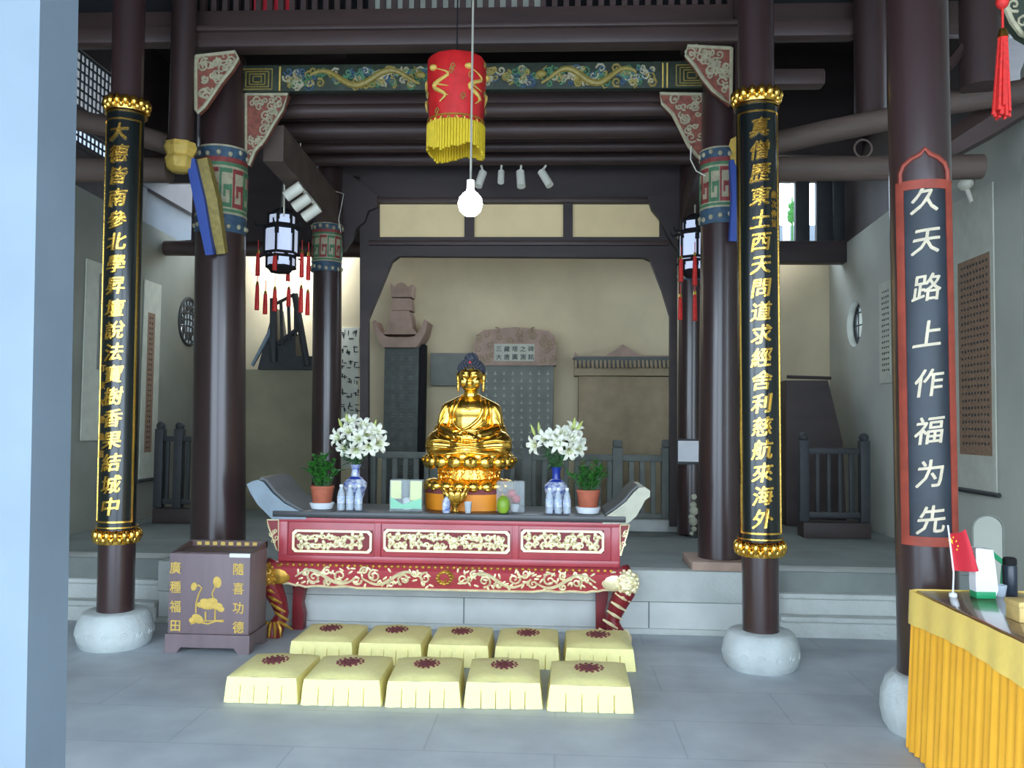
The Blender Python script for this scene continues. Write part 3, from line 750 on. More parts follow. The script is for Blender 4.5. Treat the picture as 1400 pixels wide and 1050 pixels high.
# ------------------------------------------------------------------ rear arch frame
YA = 9.4
def AX(px, py): p = P(px, py, YA); return (p.x, p.z)
outer = [AX(492, 720), AX(492, 232), AX(926, 232), AX(926, 720), AX(916, 720), AX(916, 432), AX(905, 396), AX(889, 356), AX(880, 352), AX(545, 350), AX(535, 358), AX(520, 395), AX(503, 436), AX(503, 720)]
holes = [[AX(a, 278), AX(b, 278), AX(b, 324), AX(a, 324)] for a, b in ((518, 635), (648, 770), (783, 902))]
struct('wall_arch_frame', MB().prism(outer, 0, 0.1, XZ(YA), holes), 'board')
for k, (a, b) in enumerate(((518, 635), (648, 770), (783, 902))):
    lo, hi = AX(a - 3, 327), AX(b + 3, 275)
    single('wall_panel', MB().box((lo[0], YA + 0.05, lo[1]), (hi[0], YA + 0.07, hi[1])), 'cream',
           ('cream panel over the arch, nearest the palace lantern', 'cream panel over the arch, the middle one behind the glowing bulb', 'cream panel over the arch, nearest the notice pillar')[k], 'panel', None)
fr = MB()
for y in (272, 330): fr.bbox((AX(505, y)[0], YA - 0.05, AX(505, y + 6)[1]), (AX(915, y)[0], YA + 0.0, AX(505, y)[1]), 0.008)
struct('trim_arch_rails', fr, 'beam')
struct('wall_arch_upper', MB().box((P(470, 232, YA).x, YA + 0.02, P(700, 236, YA).z), (P(930, 232, YA).x, YA + 0.12, 5.95)), 'board')
zb1 = P(300, 346, 10.32).z
struct('wall_rear_boards', MB().box((P(262, 300, 10.3).x, 10.3, zb1), (P(505, 300, 10.3).x, 10.36, 5.95)), 'board')
struct('wall_rear_boards_left', MB().box((XL, 10.3, P(240, 250, 10.3).z), (P(262, 300, 10.3).x, 10.36, 5.95)), 'board')
struct('trim_rear_log', MB().tube([(XL, 10.28, zb1 + 0.05), (P(505, 300, 10.28).x, 10.28, zb1 + 0.03)], 0.09, 14), 'beam')
struct('wall_rear_boards_right', MB().box((P(905, 300, 10.3).x, 10.3, P(950, 352, 10.3).z), (P(1030, 300, 10.3).x, 10.36, 5.95)).box((P(1030, 300, 10.3).x, 10.3, P(1100, 212, 10.3).z), (XR + 0.1, 10.36, 5.95)), 'board')
# stepped side brackets of the arch
for poly, nm in (([(470, 232), (518, 270), (517, 285), (505, 290), (500, 305), (490, 312), (482, 330), (472, 345)], 'beside the palace lantern'), ([(930, 232), (900, 268), (884, 270), (890, 288), (900, 300), (912, 325), (925, 345)], 'beside the small lantern')):
    q = [AX(x, y) for x, y in poly]
    struct('trim_arch_bracket', MB().prism(q, -0.02, 0.06, XZ(YA - 0.05)), 'board')

# ------------------------------------------------------------------ upper log beams left and right
def log(name, pts, r, label, m='log'):
    return single(name, MB().tube([P(*p) for p in pts], r, 18), m, label, 'beam')
log('log_beam', [(100, 163, 6.9), (150, 174, 6.9), (232, 198, 6.9)], 0.085, 'curved dark log beam sloping down toward the yellow lotus post')
log('log_beam', [(96, 233, 6.9), (232, 233, 6.9)], 0.1, 'straight dark log beam level with the yellow lotus end')
log('log_beam', [(1060, 196, 6.5), (1130, 180, 6.5), (1215, 163, 6.5), (1300, 140, 6.4), (1420, 122, 6.3)], 0.085, 'long curved log beam rising past the thick pillar above its red framed board')
log('log_beam', [(1060, 231, 6.5), (1215, 230, 6.5), (1342, 228, 6.5)], 0.09, 'level log beam with cut end passing behind the thick pillar')
log('log_beam', [(216, 338, 10.6), (268, 334, 10.6)], 0.06, 'short dark log under the rear opening beside the thick inner pillar', 'beam')
single('hoop', MB().tube([P(1180 + 12 * math.cos(a * PI / 8), 203 + 12 * math.sin(a * PI / 8), 6.45) for a in range(17)], 0.008, 6, False), 'log', 'thin metal hoop hanging between the two log beams by the thick pillar', 'hoop')
t = thing('rear_post', 'dark vertical post above the log beams, behind the thick pillar', 'post', P(1190, 155, 6.9))
obj('shaft', MB().tube([P(1190, 158, 6.9), Vector((P(1190, 158, 6.9).x, 6.9, 5.95))], 0.12, 20), 'wood', t)
t = thing('roof_strut', 'dark roof post with diagonal strut above the thick pillar and plaster wall', 'post', P(1340, 110, 6.2))
obj('shaft', MB().tube([P(1340, 120, 6.2), Vector((P(1340, 120, 6.2).x, 6.2, 5.95))], 0.13, 20), 'wood', t)
obj('diagonal', MB().tube([P(1296, 92, 6.2), P(1335, 40, 6.2)], 0.035, 6), 'wood', t)
s = MB(); s.tube([P(1285, 208, 6.6), P(1345, 170, 6.6), P(1410, 128, 6.6)], [0.1, 0.13, 0.14], 6)
single('wall_plate_beam', s, 'beam', 'dark sloping roof beam on top of the plaster wall by the red tassel', 'beam')

# upper rear balustrade on the right and sill
YU = 10.9
t = thing('upper_balustrade', 'dark wooden upper balustrade with bright gaps behind the thick pillar', 'balustrade', P(1130, 335, YU))
for a, b in ((1088, 1107), (1117, 1139), (1141, 1155), (1189, 1214), (1060, 1066)):
    p0, p1 = P(a, 334, YU), P(b, 246, YU); obj('post', MB().bbox((p0.x, YU, p0.z), (p1.x, YU + 0.1, p1.z + 0.4), 0.01), 'rail', t)
p0, p1 = P(1010, 360, YU), P(1192, 331, YU); obj('bottom_rail', MB().bbox((p0.x, YU - 0.1, p0.z), (p1.x, YU + 0.12, p1.z), 0.02), 'board', t)
p0, p1 = P(1010, 248, YU), P(1216, 200, YU); obj('top_rail', MB().bbox((p0.x, YU - 0.02, p0.z), (p1.x + 0.3, YU + 0.12, p1.z + 0.5), 0.02), 'board', t)
p0 = P(1078, 310, 14.0)
single('outside_column', MB().box((P(1071, 300, 14.2).x, 14.1, 0), (P(1078, 300, 14.2).x, 14.25, 6)), 'whitep', 'white column outside the upper balustrade gap', 'column')
sh = MB(); rr = random.Random(4)
for k in range(60):
    p = P(1083 + rr.uniform(-4, 5), 302 - abs(rr.gauss(0, 12)), 13.9); sh.ell(p, (0.03, 0.02, 0.05), 6, 4, Quaternion((0, 1, 0), rr.uniform(-1, 1)))
sh.tube([P(1083, 270, 13.9), Vector((P(1083, 300, 13.9).x, 13.9, 0))], 0.015, 5)
single('outside_shrub', sh, 'leaf', 'green leafy shrub outside the upper balustrade gap', 'shrub')
p0, p1 = P(1157, 325, 13.2), P(1190, 240, 13.2)
single('outside_screen', MB().box((p0.x, 13.2, 0), (p1.x, 13.3, 6)), 'outwall', 'grey screen wall outside beyond the balustrade', 'wall')

# ------------------------------------------------------------------ rear: partition, stair, railing
YR = 11.2
a, b = P(330, 505, YR), P(440, 505, YR)
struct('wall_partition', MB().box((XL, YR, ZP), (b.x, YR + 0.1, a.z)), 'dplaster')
def stair(px_poly, Y, m, label, rails, slats):
    q = [P(x, y, Y) for x, y in px_poly]; out = [(p.x, p.z) for p in q]
    t = thing('staircase', label, 'staircase', (sum(p[0] for p in out) / len(out), Y, min(p[1] for p in out)))
    obj('stringer', MB().prism(out, 0, 0.5, XZ(Y)), m, t)
    for a, b, r in rails: obj('handrail', MB().tube([P(*a, Y - 0.02), P(*b, Y - 0.02)], r, 8), m, t)
    for a, b in slats: obj('baluster', MB().tube([P(*a, Y - 0.02), P(*b, Y - 0.02)], 0.022, 8), m, t)
    return t
t = stair([(352, 505), (374, 420), (380, 470), (404, 456), (404, 487), (440, 487), (440, 505)], YR - 0.12, 'rail', 'dark staircase with balusters on the landing beneath the palace lantern',
      [((378, 415), (403, 402), 0.022), ((374, 408), (374, 495), 0.05), ((380, 470), (412, 446), 0.03), ((403, 402), (420, 500), 0.045)],
      [((384, 410), (386, 472)), ((394, 405), (396, 465)), ((404, 403), (404, 460))])
obj('tread_edge', MB().tube([P(345, 500, YR - 0.15), P(373, 447, YR - 0.15)], [0.025, 0.035], 4), 'wingb', t)
stair([(1075, 723), (1075, 520), (1132, 520), (1152, 604), (1158, 723)], 10.3, 'board', 'dark boarded staircase side behind the small railing',
      [((1076, 515), (1136, 517), 0.02)], [])
def wood_railing(x0, x1, y0, y1, Y, name, label, posts, nb):
    a, b = P(x0, y1, Y), P(x1, y0, Y)
    t = thing(name, label, 'railing', ((a.x + b.x) / 2, Y, ZP))
    zt = b.z
    obj('plinth', MB().bbox((a.x, Y - 0.1, ZP), (b.x, Y + 0.15, ZP + 0.16), 0.01), 'board', t)
    for p in posts:
        xx = P(p, y0, Y).x; obj('post', MB().bbox((xx - 0.05, Y - 0.05, ZP + 0.16), (xx + 0.05, Y + 0.05, zt + 0.04), 0.01), 'rail', t)
        obj('post_cap', MB().ell((xx, Y, zt + 0.07), (0.05, 0.05, 0.05)), 'rail', t)
    obj('top_rail', MB().bbox((a.x, Y - 0.025, zt - 0.1), (b.x, Y + 0.025, zt - 0.04), 0.008), 'rail', t)
    obj('bottom_rail', MB().bbox((a.x, Y - 0.025, ZP + 0.2), (b.x, Y + 0.025, ZP + 0.26), 0.008), 'rail', t)
    for k in range(nb):
        xx = a.x + (b.x - a.x) * (k + 0.5) / nb; obj('baluster', MB().bbox((xx - 0.018, Y - 0.018, ZP + 0.25), (xx + 0.018, Y + 0.018, zt - 0.09), 0.004), 'rail', t)
wood_railing(1095, 1186, 608, 735, 9.3, 'railing', 'small dark wooden railing in front of the boarded staircase', (1098, 1181), 6)
wood_railing(213, 300, 592, 717, 9.6, 'railing', 'dark wooden railing half hidden behind the thick inner pillar', (220, 246), 3)
# stone railing before the steles
YS = 9.62
xs = P(503, 700, YS).x; xe = P(915, 700, YS).x
t = thing('stone_railing', 'grey stone balustrade in front of the memorial steles', 'railing', ((xs + xe) / 2, YS, ZP))
zt = P(870, 622, YS).z
zc_ = P(930, 711, YS - 0.1).z
obj('curb', MB().bbox((P(480, 715, YS).x, YS - 0.14, ZP), (P(960, 715, YS).x, YS + 0.14, zc_), 0.012), 'step', t)
obj('top_rail', MB().bbox((xs, YS - 0.05, zt - 0.07), (xe, YS + 0.05, zt), 0.015), 'greyrail', t)
obj('bottom_rail', MB().bbox((xs, YS - 0.04, zc_), (xe, YS + 0.04, zc_ + 0.06), 0.01), 'greyrail', t)
for px in (508, 596, 720, 844, 911):
    xx = P(px, 650, YS).x; ptop = P(px, 612, YS).z
    po = obj('newel_post', MB().bbox((xx - 0.055, YS - 0.06, ZP + 0.05), (xx + 0.055, YS + 0.06, ptop), 0.01), 'greyrail', t)
    obj('post_head', MB().bbox((xx - 0.05, YS - 0.05, ptop), (xx + 0.05, YS + 0.05, ptop + 0.085), 0.02), 'dgrey', po)
for k in range(28):
    xx = xs + (xe - xs) * (k + 0.5) / 28
    obj('baluster', MB().bbox((xx - 0.028, YS - 0.03, zc_ + 0.05), (xx + 0.028, YS + 0.03, zt - 0.06), 0.008), 'greyrail', t)

# ------------------------------------------------------------------ steles
Yw = 11.35
def SX(px, py, Y=11.1): p = P(px, py, Y); return (p.x, p.z)
# pagoda stele
Y = 11.05
c = P(553, 500, Y).x
t = thing('stele', 'tall stele with upturned pinkish pagoda roof, standing by the arch post', 'stele', (c, Y, ZP))
lo, hi = SX(526, 470, Y), SX(573, 470, Y)
obj('tablet', MB().bbox((lo[0], Y, ZP), (hi[0], Y + 0.22, lo[1]), 0.01), 'dgrey', t)
obj('tablet_edge', MB().bbox((hi[0] + 0.005, Y + 0.02, ZP), (hi[0] + 0.075, Y + 0.22, lo[1]), 0.008), 'slot', t)
k_ = Y / F
roof = [(-37, 442), (-34, 439), (-28, 452), (-20, 461), (0, 464), (20, 461), (28, 452), (33, 438), (38, 441), (34, 458), (26, 472), (22, 476), (-22, 476), (-27, 470), (-33, 456)]
q = [SX(549 + dx, y, Y) for dx, y in roof]
obj('upturned_roof', MB().prism(q, -0.14, 0.3, XZ(Y)), 'pink', t)
q = [SX(549 + dx, y, Y) for dx, y in ((-24, 458), (24, 458), (17, 450), (14, 432), (12, 426), (-12, 426), (-14, 432), (-17, 450))]
obj('lower_tier', MB().prism(q, -0.1, 0.24, XZ(Y)), 'pink', t)
q = [SX(550 + dx, y, Y) for dx, y in ((-14, 425), (14, 425), (13, 414), (12, 409), (-12, 409), (-13, 414))]
obj('upper_tier', MB().prism(q, -0.07, 0.2, XZ(Y)), 'pink', t)
q = [SX(550 + dx, y, Y) for dx, y in ((-14, 407), (14, 407), (15, 390), (9, 393), (5, 389), (0, 387), (-5, 389), (-9, 393), (-15, 388))]
obj('crown', MB().prism(q, -0.07, 0.2, XZ(Y)), 'pink', t)
lt_ = MB()
for cc in range(3):
    for rr_ in range(14):
        u = 537 + cc * 12; v = 490 + rr_ * 13; p = P(u, v, Y - 0.003)
        for j in range(2): lt_.box((p.x - 0.022, p.y, p.z - 0.02 + j * 0.03), (p.x + 0.022, p.y + 0.004, p.z - 0.013 + j * 0.03))
obj('engraving', lt_, 'mgrey', t)
# low grey slab
lo, hi = SX(586, 560, 11.2), SX(650, 482, 11.2)
single('wall_plaque', MB().bbox((lo[0], 11.3, SX(600, 527, 11.3)[1]), (hi[0], YB, hi[1]), 0.01), 'mgrey', 'plain grey stone plaque on the back wall beside the pagoda stele', 'plaque')
# central stele
Y = 11.1
t = thing('stele', 'large grey stele with rounded carved head behind the golden statue', 'stele', (P(706, 600, Y).x, Y, ZP))
lo, hi = SX(657, 500, Y), SX(757, 498, Y)
obj('tablet', MB().bbox((lo[0], Y, ZP), (hi[0], Y + 0.2, hi[1]), 0.01), 'mgrey', t)
q = [SX(x, y, Y) for x, y in ((650, 500), (649, 470), (652, 459), (662, 452), (690, 449), (705, 448), (722, 449), (750, 453), (758, 460), (760, 472), (760, 500))]
hd = obj('carved_head', MB().prism(q, -0.06, 0.22, XZ(Y)), 'pink', t)
lo, hi = SX(676, 494, Y), SX(731, 471, Y)
obj('inscription_plaque', MB().bbox((lo[0], Y - 0.075, lo[1]), (hi[0], Y - 0.05, hi[1]), 0.004), 'scrollp', t)
rl = MB(); rnd = random.Random(8)
for x0_, x1_, y0_, y1_ in ((654, 674, 456, 498), (733, 757, 456, 498), (676, 731, 452, 468)):
    for k in range(10):
        p = P(rnd.uniform(x0_, x1_), rnd.uniform(y0_, y1_), Y - 0.06)
        spiral(rl, (p.x, p.z), 0.045, 1.2, 0.009, lambda a, b_, d: Vector((a, Y - 0.062, b_)), rnd.choice((-1, 1)), rnd.uniform(0, 6), 9)
obj('cloud_relief', rl, 'brown', hd)
tx = MB()
for r_ in range(2):
    for c_ in range(5):
        p = P(682 + c_ * 11, 477 + r_ * 11, Y - 0.076)
        tx.merge(flat_glyph('三藏塔之碑大唐圓測銘'[c_ + 5 * r_], 0.075, 0.075, p, 0.02))
obj('inscription', tx, 'dgrey', t, None)
tx = MB()
for c_ in range(8):
    for r_ in range(12):
        p = P(665 + c_ * 12, 510 + r_ * 10, Y - 0.003)
        tx.box((p.x - 0.02, p.y, p.z - 0.018), (p.x + 0.02, p.y + 0.004, p.z - 0.008)); tx.box((p.x - 0.005, p.y, p.z - 0.025), (p.x + 0.005, p.y + 0.004, p.z + 0.02))
obj('engraving', tx, 'letter', t)
# gabled stele
Y = 11.05
t = thing('stele', 'wide brown stele with a gabled tiled roof beside the notice pillar', 'stele', (P(852, 600, Y).x, Y, ZP))
lo, hi = SX(791, 514, Y), SX(917, 514, Y)
obj('tablet', MB().bbox((lo[0], Y, ZP), (hi[0], Y + 0.22, lo[1]), 0.01), 'brown', t)
q = [SX(x, y, Y) for x, y in ((785, 514), (785, 504), (920, 504), (920, 514))]
obj('cornice', MB().prism(q, -0.08, 0.24, XZ(Y)), 'brown', t)
q = [SX(x, y, Y) for x, y in ((783, 490), (786, 481), (792, 487), (828, 486), (842, 478), (851, 471), (862, 478), (875, 486), (914, 486), (920, 492), (920, 490), (918, 492))]
q = q[:10]
obj('roof_ridge', MB().prism(q, -0.04, 0.2, XZ(Y)), 'pink', t)
rf = MB()
for k in range(24):
    p0 = P(787 + k * 5.7, 488, Y); p1 = P(787 + k * 5.7, 504, Y)
    rf.tube([(p0.x, Y + 0.0, p0.z), (p1.x, Y - 0.14, p1.z)], 0.017, 6)
obj('roof_tiles', rf, 'brown', t)
q = [SX(x, y, Y) for x, y in ((785, 504), (785, 488), (918, 488), (918, 504))]
obj('roof_bed', MB().prism(q, -0.06, 0.2, XZ(Y)), 'dgrey', t)
q = [SX(x, y, Y) for x, y in ((800, 620), (800, 545), (806, 535), (818, 531), (890, 531), (902, 535), (908, 545), (908, 620))]
obj('arched_panel', MB().prism(q, -0.012, 0.02, XZ(Y)), 'brown', t)
# calligraphy tablet on the back wall beside the arch post
lo, hi = P(463, 640, YB), P(492, 448, YB)
t = thing('calligraphy_tablet', 'pale calligraphy tablet on the back wall between pillar and arch post', 'tablet', ((lo.x + hi.x) / 2, YB, lo.z))
obj('panel', MB().bbox((lo.x, YB - 0.03, lo.z), (hi.x, YB - 0.002, hi.z), 0.006), 'scrollp', t)
tx = MB(); rnd = random.Random(2)
for c_ in range(3):
    for r_ in range(8):
        p = P(469 + c_ * 9, 458 + r_ * 20, YB - 0.031)
        for j in range(4):
            u, v = rnd.uniform(-.028, .028), rnd.uniform(-.05, .05); L = rnd.uniform(.012, .03)
            tx.box((p.x + u - L * (j % 2 + .3), p.y - 0.003, p.z + v - 0.006 - 0.02 * ((j + 1) % 2)), (p.x + u + L * (j % 2 + .3), p.y + 0.001, p.z + v + 0.006 + 0.02 * ((j + 1) % 2)))
obj('ink_characters', tx, 'ink', t, None)

# ------------------------------------------------------------------ wall scrolls
def wall_scroll(X, y0, y1, z0, z1, field, mside, label, fieldm='scrollb', rod=True):
    s = 1 if X < 0 else -1
    t = thing('hanging_scroll', label, 'scroll', (X, (y0 + y1) / 2, z0))
    sd = lambda a, b: sorted((X + s * a, X + s * b))
    a = sd(0.004, 0.016); obj('paper', MB().box((a[0], y0, z0), (a[1], y1, z1)), mside, t)
    a = sd(0.012, 0.02); obj('written_field', MB().box((a[0], field[0], field[1]), (a[1], field[2], field[3])), fieldm, t)
    if rod: obj('roller', MB().tube([(X + s * 0.02, y0 - 0.05, z0), (X + s * 0.02, y1 + 0.05, z0)], 0.02, 10), 'rail', t)
    tx = MB(); rr = random.Random(int(y0 * 100))
    zz = field[3] - 0.06
    while zz > field[1] + 0.04:
        yy = field[0] + 0.05
        while yy < field[2] - 0.04:
            a = sd(0.02, 0.023); tx.box((a[0], yy - 0.012, zz - 0.012 * rr.uniform(.5, 1.3)), (a[1], yy + 0.012 * rr.uniform(.4, 1.2), zz + 0.01)); yy += 0.055
        zz -= 0.06
    obj('writing', tx, 'ink' if fieldm != 'mgrey' else 'letter', t, None)
pa, pb = PX(1365, 672, XR), PX(1302, 672, XR)
zz0, zz1 = PX(1335, 672, XR).z, PX(1335, 262, XR).z
fa, fb = PX(1358, 500, XR), PX(1314, 500, XR)
wall_scroll(XR, pa.y, pb.y, zz0, zz1, (fa.y, PX(1335, 622, XR).z, fb.y, PX(1335, 352, XR).z), 'scrollp', 'hanging scroll with brown written field on the plaster wall past the thick pillar')
pa, pb = PX(1222, 450, XR), PX(1204, 450, XR)
wall_scroll(XR, pa.y, pb.y, PX(1210, 524, XR).z, PX(1210, 386, XR).z, (pa.y + 0.05, PX(1210, 515, XR).z, pb.y - 0.05, PX(1210, 392, XR).z), 'scrollp', 'beige plaque on the plaster wall half hidden by the thick pillar', 'scrollp', False)
pa, pb = PX(112, 500, XL), PX(160, 500, XL)
wall_scroll(XL, pa.y, pb.y, PX(130, 602, XL).z, PX(130, 358, XL).z, (pa.y + 0.35, PX(130, 505, XL).z, pb.y - 0.45, PX(130, 372, XL).z), 'scrollp', 'framed pale calligraphy board beside the near post, behind the gold lettered pillar', 'mgrey', False)
pa, pb = PX(193, 500, XL), PX(216, 500, XL)
wall_scroll(XL, pa.y, pb.y, PX(205, 655, XL).z, PX(205, 385, XL).z, (pa.y + 0.1, PX(205, 618, XL).z, pb.y - 0.15, PX(205, 428, XL).z), 'scrollp', 'hanging scroll with reddish brown field between lettered pillar and round lattice window')
single('wall_lamp', MB().ell(PX(1330, 252, XR) + Vector((-0.06, 0, 0)), (0.06, 0.09, 0.05)).tube([PX(1330, 258, XR) + Vector((-0.05, 0, 0)), PX(1332, 276, XR) + Vector((-0.02, 0, 0))], 0.02, 8), 'whitep', 'small white wall fitting above the brown hanging scroll', 'fitting')

# white notice and ornament on the rear pillar
a, b = P(927, 631, 9.08), P(959, 603, 9.08)
t = thing('notice', 'white rectangular notice fixed to the rear pillar by the stone railing', 'notice', ((a.x + b.x) / 2, 9.08, a.z))
obj('sheet', MB().box((a.x, 9.075, a.z), (b.x, 9.09, b.z)), 'paper', t)
obj('backing', MB().box((a.x - 0.01, 9.09, a.z - 0.03), (b.x + 0.01, 9.12, b.z + 0.02)), 'rail', t)
Y = 8.2; p = PZ(947, 735, ZP)
b = MB(); k = p.y / F
t = thing('ornament_stand', 'slim dark stand with white knobs half hidden by the inner pillar', 'ornament', p)
st = MB().tube([p, p + Vector((0, 0, 0.34))], 0.02, 8); st.lathe([(0.05, 0), (0.03, 0.03), (0.02, 0.05)], p, 16); obj('stem', st, 'rail', t)
for dx, dz, r in ((-2, 6, 0.022), (1, 12, 0.028), (0, 22, 0.045), (-2, 28, 0.034), (1, 36, 0.045), (0, 44, 0.035), (1, 55, 0.03)):
    obj('white_knob', MB().ell(p + Vector((dx * k, -0.03, dz * k)), (r, r * 0.8, r), 10, 8), 'wing', t)

# ------------------------------------------------------------------ hanging lanterns, banner, bulb, spots
def tassel(mb_cap, mb_t, p, L, r):
    mb_cap.tube([p, p - Vector((0, 0, L * 0.15))], [r * 0.5, r * 0.8], 8)
    mb_t.tube([p - Vector((0, 0, L * 0.13)), p - Vector((0, 0, L * 0.6)), p - Vector((0, 0, L))], [r * 0.8, r, r * 1.05], 8)
def palace_lantern(px, y0, y1, y2, Y, label, tas):
    k = Y / F; c = P(px, y1, Y); h = (y1 - y0) * k; R = 0.155 * h / 0.5
    t = thing('palace_lantern', label, 'lantern', (c.x, Y, c.z))
    fr = MB(); pn = MB()
    for (za, zb, rr) in ((0.0, 0.2, 0.85), (0.26, 0.72, 1.0), (0.78, 0.98, 0.8)):
        for j in range(6):
            q0, q1 = PI / 6 + j * PI / 3, PI / 6 + (j + 1) * PI / 3
            a = Vector((math.cos(q0) * R * rr, math.sin(q0) * R * rr, 0)); b = Vector((math.cos(q1) * R * rr, math.sin(q1) * R * rr, 0))
            u0_, u1_ = c + a + Vector((0, 0, za * h)), c + a + Vector((0, 0, zb * h)); v0_, v1_ = c + b + Vector((0, 0, za * h)), c + b + Vector((0, 0, zb * h))
            fr.tube([u0_, u1_], 0.012, 5); fr.tube([u0_, v0_], 0.014, 5); fr.tube([u1_, v1_], 0.014, 5)
            pn.add([u0_.lerp(v0_, .15) * 1, u0_.lerp(v0_, .85), v1_.lerp(u1_, .15), v1_.lerp(u1_, .85)], [(0, 1, 2, 3)])
    for j in range(6):
        q = PI / 6 + j * PI / 3; d = Vector((math.cos(q), math.sin(q), 0))
        fr.tube([c + d * R * 0.9 + Vector((0, 0, h * 0.76)), c + d * R * 1.5 + Vector((0, 0, h * 0.74)), c + d * R * 1.6 + Vector((0, 0, h * 0.82))], [0.012, 0.012, 0.006], 5)
        fr.tube([c + d * R + Vector((0, 0, h * 0.2)), c + d * R * 1.25 + Vector((0, 0, h * 0.16))], 0.01, 5)
    fr.lathe([(R * 0.85, 0), (R * 0.9, 0.015), (R * 0.6, -0.05), (0.02, -0.06)], c, 6); fr.lathe([(R * 0.85, h * 0.98), (R * 0.3, h * 1.1), (0.02, h * 1.12)], c, 6)
    obj('lantern_frame', fr, 'slot', t, None); obj('lit_panes', pn, 'glow', t, None)
    obj('hanging_rod', MB().tube([c + Vector((0, 0, h * 1.1)), Vector((c.x, Y, P(px, y2, Y).z))], 0.009, 6), 'cord', t)
    for (dx, ya, yb, dy) in tas:
        p = P(px + dx, ya, Y + dy); cp, tt, sg = MB(), MB(), MB()
        sg.tube([p, p + Vector((0, 0, 0.10))], 0.004, 5); tassel(cp, tt, p, (yb - ya) * k, 0.022)
        o = obj('tassel', tt, 'tassel', t); obj('tassel_cap', cp, 'gold', o); obj('tassel_string', sg, 'tassel', o)
    return t
palace_lantern(384, 290, 366, 235, 8.3, 'six sided dark palace lantern with red tassels under the cylinder spotlights',
               ((-31, 342, 378, 0), (-32, 385, 425, 0), (-21, 398, 430, -0.1), (-8, 345, 370, -0.15), (-8, 392, 426, -0.15), (11, 392, 420, 0.1), (10, 368, 385, 0.1), (29, 342, 380, -0.05), (38, 345, 384, 0.05), (28, 390, 428, -0.05), (37, 396, 432, 0.05)))
palace_lantern(950, 300, 372, 260, 8.6, 'dim palace lantern with red tassels beside the inner pillar near the arch',
               ((-19, 350, 385, -0.1), (0, 345, 390, -0.15), (-20, 402, 437, -0.1), (0, 398, 438, -0.15), (16, 350, 390, 0.1)))
# spotlight heads
t = thing('track_spotlights', 'white track with three cylinder spotlights on the slanting tie beam', 'light', P(405, 265, 8.0))
a, b = P(396, 238, 7.95), P(437, 287, 8.35); obj('track', MB().tube([a, b], 0.02, 6), 'whitep', t)
for px, py, Y in ((401, 262, 7.95), (412, 277, 8.1), (425, 291, 8.25)):
    p = P(px, py, Y); d = (P(px - 12, py + 8, Y) - P(px + 11, py - 8, Y)); d = d.normalized()
    o = obj('lamp_head', MB().tube([p - d * 0.095, p + d * 0.085], 0.052, 18), 'whitep', t)
    obj('lens', MB().tube([p + d * 0.084, p + d * 0.09], 0.042, 18), 'mgrey', o)
w_ = MB(); w_.tube([P(388, 238, 8.0), P(400, 236, 8.0), P(409, 222, 8.0), P(411, 196, 8.0)], 0.006, 5); obj('cable', w_, 'whitep', t)
t = thing('hanging_bracket', 'white box and rods of a light fitting above the palace lantern', 'fitting', P(388, 290, 8.05))
obj('box', MB().bbox(P(383, 244, 8.05), P(393, 233, 8.15), 0.005), 'whitep', t); obj('rod', MB().tube([P(386, 244, 8.08), P(383, 293, 8.08)], 0.006, 5), 'rail', t); obj('rod', MB().tube([P(389, 244, 8.08), P(388, 296, 8.08)], 0.008, 5), 'whitep', t)
t0_ = None
for k, (px, py, tl, s) in enumerate(((657, 245, 3, 1.0), (685, 242, 0, 0.8), (712, 245, -1, 1.05), (746, 244, -6, 1.0))):
    Y = 8.9; p = P(px, py, Y); kk = Y / F
    t = thing('spotlight', ('white spotlight tilted toward the glowing bulb, first of four under the purlin', 'smallest of the four white spotlights under the purlin', 'upright white spotlight beside the tilted last one', 'white spotlight at the end of the row, tilted away from the bulb')[k], 'light', p, 0, 'white spotlights under the rear purlin')
    d = Vector((-tl * kk, -0.03, -11 * kk * s))
    obj('lamp_head', MB().tube([p - d, p + d], 0.042 * s, 16), 'whitep', t)
    obj('swivel', MB().tube([p - d, Vector((p.x, 8.95, P(px, 226, 8.95).z - 0.002))], 0.012, 8), 'whitep', t)
# white cables of the ceiling
single('cable', MB().tube([P(945, 200, 7.3), P(944, 218, 7.28), P(952, 234, 7.2), P(964, 240, 7.1)], 0.006, 5), 'whitep', 'thin white cable curving to the painted band of the inner pillar', 'cable')
single('cable', MB().tube([P(453, 260, 9.1), P(470, 265, 9.1), P(463, 300, 9.08), P(466, 318, 9.09)], 0.004, 5), 'whitep', 'thin white cable above the slim rear pillar', 'cable')
# bulb
pb_ = P(643, 279, 4.5); pz = P(644, 258, 4.5)
t = thing('hanging_bulb', 'glowing white bulb hanging on a long cord in front of the arch', 'bulb', pb_)
gl = MB().lathe([(0.0, -0.066), (0.03, -0.059), (0.054, -0.036), (0.064, 0.0), (0.058, 0.03), (0.04, 0.053), (0.022, 0.066), (0.02, 0.075)], pb_, 24); obj('globe', gl, 'bulb', t)
obj('socket', MB().tube([pb_ + Vector((0, 0, 0.07)), pb_ + Vector((0, 0, 0.125))], 0.02, 12), 'whitep', t)
obj('flex', MB().tube([pb_ + Vector((0, 0, 0.12)), Vector((pb_.x, pb_.y, 5.96))], 0.006, 6), 'cord', t)
